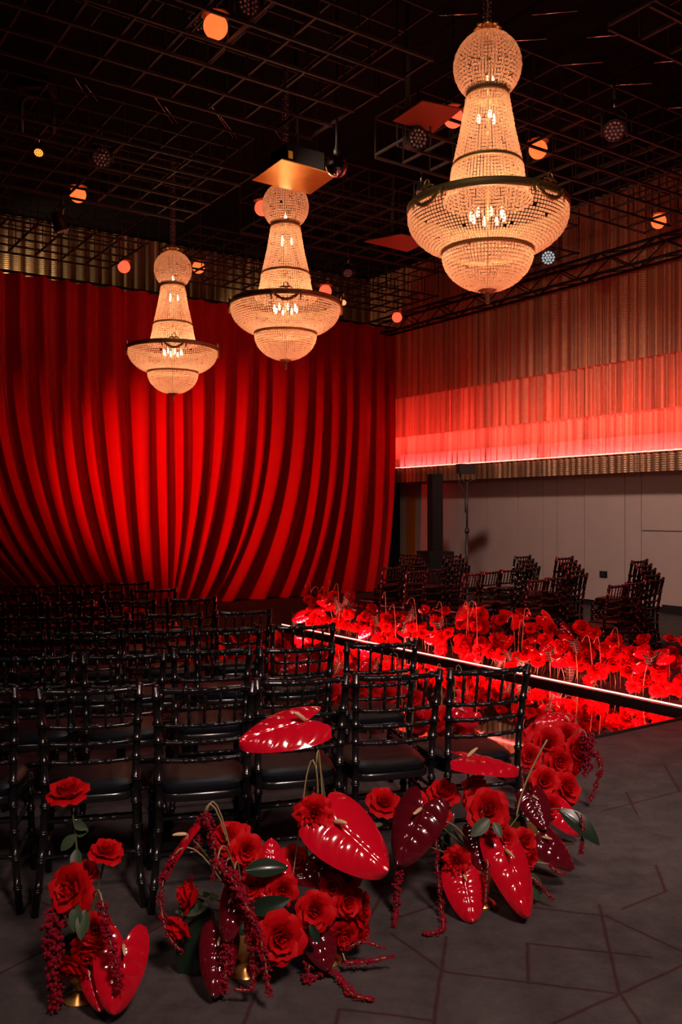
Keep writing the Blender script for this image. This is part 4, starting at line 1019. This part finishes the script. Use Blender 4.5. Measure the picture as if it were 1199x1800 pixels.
put('stem', MB().tube(bez(P(908, 1436, d4 - .02) - o0, P(915, 1380, d4) - o0, P(962, 1300, d4) - o0, 12), .004, 6).mesh('stem', M_pale), t)

# cluster at the mirror corner
d5 = V5.y; d6 = V6.y
for k, (px, py, w, d, ax, lab) in enumerate(((1000, 1384, 58, d6 - .3, (.5, -.8, .4), 'red rose overhanging the carpet by the right arrangement'), (958, 1372, 52, d5 + .1, (0, -1, .4), 'red rose beside the aisle end chair leg'),
        (930, 1330, 46, d6 - .2, (-.3, -1, .4), 'red rose behind the aisle end chair'), (962, 1306, 64, d6 - .1, (-.1, -1, .5), 'open red rose highest at the mirror corner'), (996, 1290, 52, d6, (.2, -.9, .6), 'red rose at the mirror corner, right of the highest'),
        (1016, 1318, 50, d6 - .1, (.6, -.8, .2), 'red rose at the outer mirror corner'), (985, 1340, 54, d6 - .15, (.2, -1, .1), 'red rose below the two mirror corner roses'), (940, 1290, 42, d6 + .1, (-.2, -.8, .7), 'small red rose at the mirror edge'),
        (968, 1420, 44, d5, (.3, -1, 0), 'red rose low beside the dark anthurium'), (1010, 1350, 44, d6 - .1, (.7, -.7, -.2), 'red rose drooping towards the carpet'))):
    rose(px, py, w, d, ax, lab, V6 if d > 4.4 else V5, seed=50 + k)
amaranth([(1030, 1290), (1034, 1320), (1030, 1362)], d6 - .15, 30, 14, 'bushy amaranth tassel hanging at the mirror corner', V6, seed=31, clump=.4)
amaranth([(912, 1350), (914, 1390), (908, 1420)], d5, 16, 10, 'amaranth tassel beside the aisle end chair', V5, seed=32)
anthurium(975, 1268, 60, d6 + .1, (-.6, -.3, .4), (0, -.7, .8), 'red anthurium tipped up at the mirror corner', V6, v=0)
anthurium(1000, 1440, 56, d5 + .1, (.6, -.2, -.6), (.2, -1, .4), 'red anthurium between rose and large dark leaf', V5, v=1)
big_leaf(P(955, 1345, d6), P(945, 1385, d6 - .1), 1, 'green rose leaf in the mirror corner cluster', m=LEAFM)
big_leaf(P(1005, 1360, d6), P(975, 1400, d6 - .1), 1, 'green leaf under the drooping corner rose', m=LEAFM)

# ---- flower banks along the mirror
STEM_U = MB().tube([(0, 0, 0), (.02, .01, .4), (0, 0, 1)], [.0042, .0036, .0034], 5).mesh('stem', M_stem)
ALO = MB()
def alo(u, v):
    s = u * 2 - 1; a = abs(s); w = .36 * (1 - v) ** .75 * (1 + .18 * math.sin(v * 22)) + .01
    return Vector((s * w, v - .28 * a ** 1.5 * (1 - v) ** 2, .06 * a - .15 * v * v))
ALO.grid(alo, 8, 18); ALO_M = ALO.mesh('blade', M_alo)
VE = MB(); VE.tube([alo(.5, k / 8) + Vector((0, 0, .012)) for k in range(9)], [.02 - .0018 * k for k in range(9)], 5)
for k in range(6):
    for s in (-1, 1):
        v0 = .06 + .13 * k
        VE.tube([alo(.5, v0) + Vector((0, 0, .012)), alo(.5 + s * .25, max(0, v0 + .015)) + Vector((0, 0, .012)), alo(.5 + s * .47, max(0, v0 - .01 + .03)) + Vector((0, 0, .01))], [.012, .009, .005], 4)
VE_M = VE.mesh('vein', M_vein)
def bank(base, width, length, n_rose, n_anth, n_alo, n_twig, hgt, seed, where):
    rnd = random.Random(seed)
    def zone(s): return 'front third' if s < length * .33 else 'middle third' if s < length * .66 else 'far third'
    def row_(w): return 'mirror side' if w < width * .5 else 'outer side'
    def spot_(): s = length * rnd.random() ** 1.15; return s, .02 + (width - .02) * rnd.random() ** 1.35
    for i in range(n_rose):
        s, w = spot_(); h = hgt * (.08 + .92 * (.55 * w / width + .45 * rnd.random() ** 1.6)); h = max(h, .05)
        p = base(s, w); r = rnd.uniform(.056, .080); bi = rnd.randrange(5)
        hi = 'tall' if h > hgt * .62 else 'low'
        t = thing('rose', '%s %s %s red rose, %s, %s, %s' % ('large' if r > .068 else 'small', hi, ('open', 'open', 'half open', 'closed', 'ruffled')[bi], where, row_(w), zone(s)), 'flower', p, 0, 'roses in the ' + where + ' ' + zone(s))
        lean = Vector((rnd.uniform(-.07, .07), rnd.uniform(-.07, .07), h))
        st_ = put('stem', STEM_U, t); st_.matrix_local = Vector((0, 0, 1)).rotation_difference(lean.normalized()).to_matrix().to_4x4() @ Matrix.Diagonal((1, 1, lean.length, 1))
        ax = Vector((rnd.uniform(-.6, .6) - BV.x * .35, rnd.uniform(-.7, .2) - .45, rnd.uniform(.1, .9)))
        o = put('bloom', BLOOMS[bi], t); o.matrix_local = Matrix.Translation(lean) @ qz(ax, rnd.uniform(0, 6)).to_matrix().to_4x4() @ Matrix.Scale(r, 4)
        if rnd.random() < .6: add_leaf(t, lean * .6, (rnd.uniform(-1, 1), rnd.uniform(-1, .3), rnd.uniform(-.3, .5)), rnd.uniform(.05, .09))
    for i in range(n_anth):
        s, w = spot_(); h = hgt * (.2 + .4 * w / width + rnd.uniform(0, .4)); p = base(s, w); L_ = rnd.uniform(.13, .20)
        t = thing('anthurium', '%s red anthurium, %s, %s, %s' % ('tall' if h > hgt * .65 else 'low', where, row_(w), zone(s)), 'flower', p, 0, 'anthuriums in the ' + where + ' ' + zone(s))
        top = Vector((rnd.uniform(-.1, .1), rnd.uniform(-.1, .1), h))
        put('stem', stem_tube((0, 0, 0), (0, 0, h * .6), top, .004, M_pale if rnd.random() < .4 else M_stem, 5), t)
        y = Vector((rnd.uniform(-1, 1), rnd.uniform(-.5, .3), rnd.uniform(-.8, .3))).normalized(); z = Vector((rnd.uniform(-.5, .3), -1, rnd.uniform(.1, 1.0))); z = (z - y * z.dot(y)).normalized()
        M0 = Matrix.Translation(top) @ Matrix((y.cross(z), y, z)).transposed().to_4x4() @ Matrix.Scale(L_, 4)
        o = put('spathe', (H_BUR if rnd.random() < .12 else H_RED)[i % 2], t); o.matrix_local = M0
        o = put('spadix', SPAD, t); o.matrix_local = M0
    for i in range(n_alo):
        s, w = spot_(); h = hgt * rnd.uniform(.25, .8); p = base(s, w * .6); L_ = rnd.uniform(.13, .20)
        t = thing('arrow_leaf', 'pale veined arrow leaf %s in the %s, %s' % ('raised high' if h > hgt * .52 else 'set low', where, zone(s)), 'leaf', p, 0, 'pale veined leaves in the ' + where + ' ' + zone(s))
        top = Vector((rnd.uniform(-.06, .06), rnd.uniform(-.1, .0), h))
        put('stem', stem_tube((0, 0, 0), (0, 0, h * .7), top, .004, M_stem, 5), t)
        y = Vector((rnd.uniform(-.6, .6), rnd.uniform(-.3, .1), rnd.choice((-1, -1, .8)))).normalized(); z = Vector((rnd.uniform(-.4, .4), -1, .2)); z = (z - y * z.dot(y)).normalized()
        M0 = Matrix.Translation(top) @ Matrix((y.cross(z), y, z)).transposed().to_4x4() @ Matrix.Scale(L_, 4)
        o = put('blade', ALO_M, t); o.matrix_local = M0; q = put('vein', VE_M, o)
    for i in range(n_twig):
        s, w = spot_(); h = hgt * rnd.uniform(.7, 1.15); p = base(s, w)
        t = thing('curled_stem', 'pale stem curling over in the %s, %s' % (where, zone(s)), 'stem', p, 0, 'pale curled stems in the ' + where + ' ' + zone(s))
        dx = rnd.choice((-1, 1)) * rnd.uniform(.03, .09)
        put('stem', MB().tube(bez(Vector(), Vector((0, 0, h * .7)), Vector((dx * .5, 0, h)), 6) + bez(Vector((dx * .5, 0, h)), Vector((dx, -.01, h * 1.06)), Vector((dx * 1.5, -.02, h * .9)), 5)[1:], .0032, 5).mesh('stem', M_pale), t)
def far_base(s, w): return F0 + BV * (.17 + w) + AV * (s - 1.2)
def near_base(s, w): return N0 - BV * (.02 + w) + AV * s
bank(far_base, .50, 7.6, 225, 48, 22, 24, .60, 104, 'far flower bank')
bank(near_base, .40, 6.9, 120, 34, 14, 14, .60, 202, 'flower bank beside the chairs')
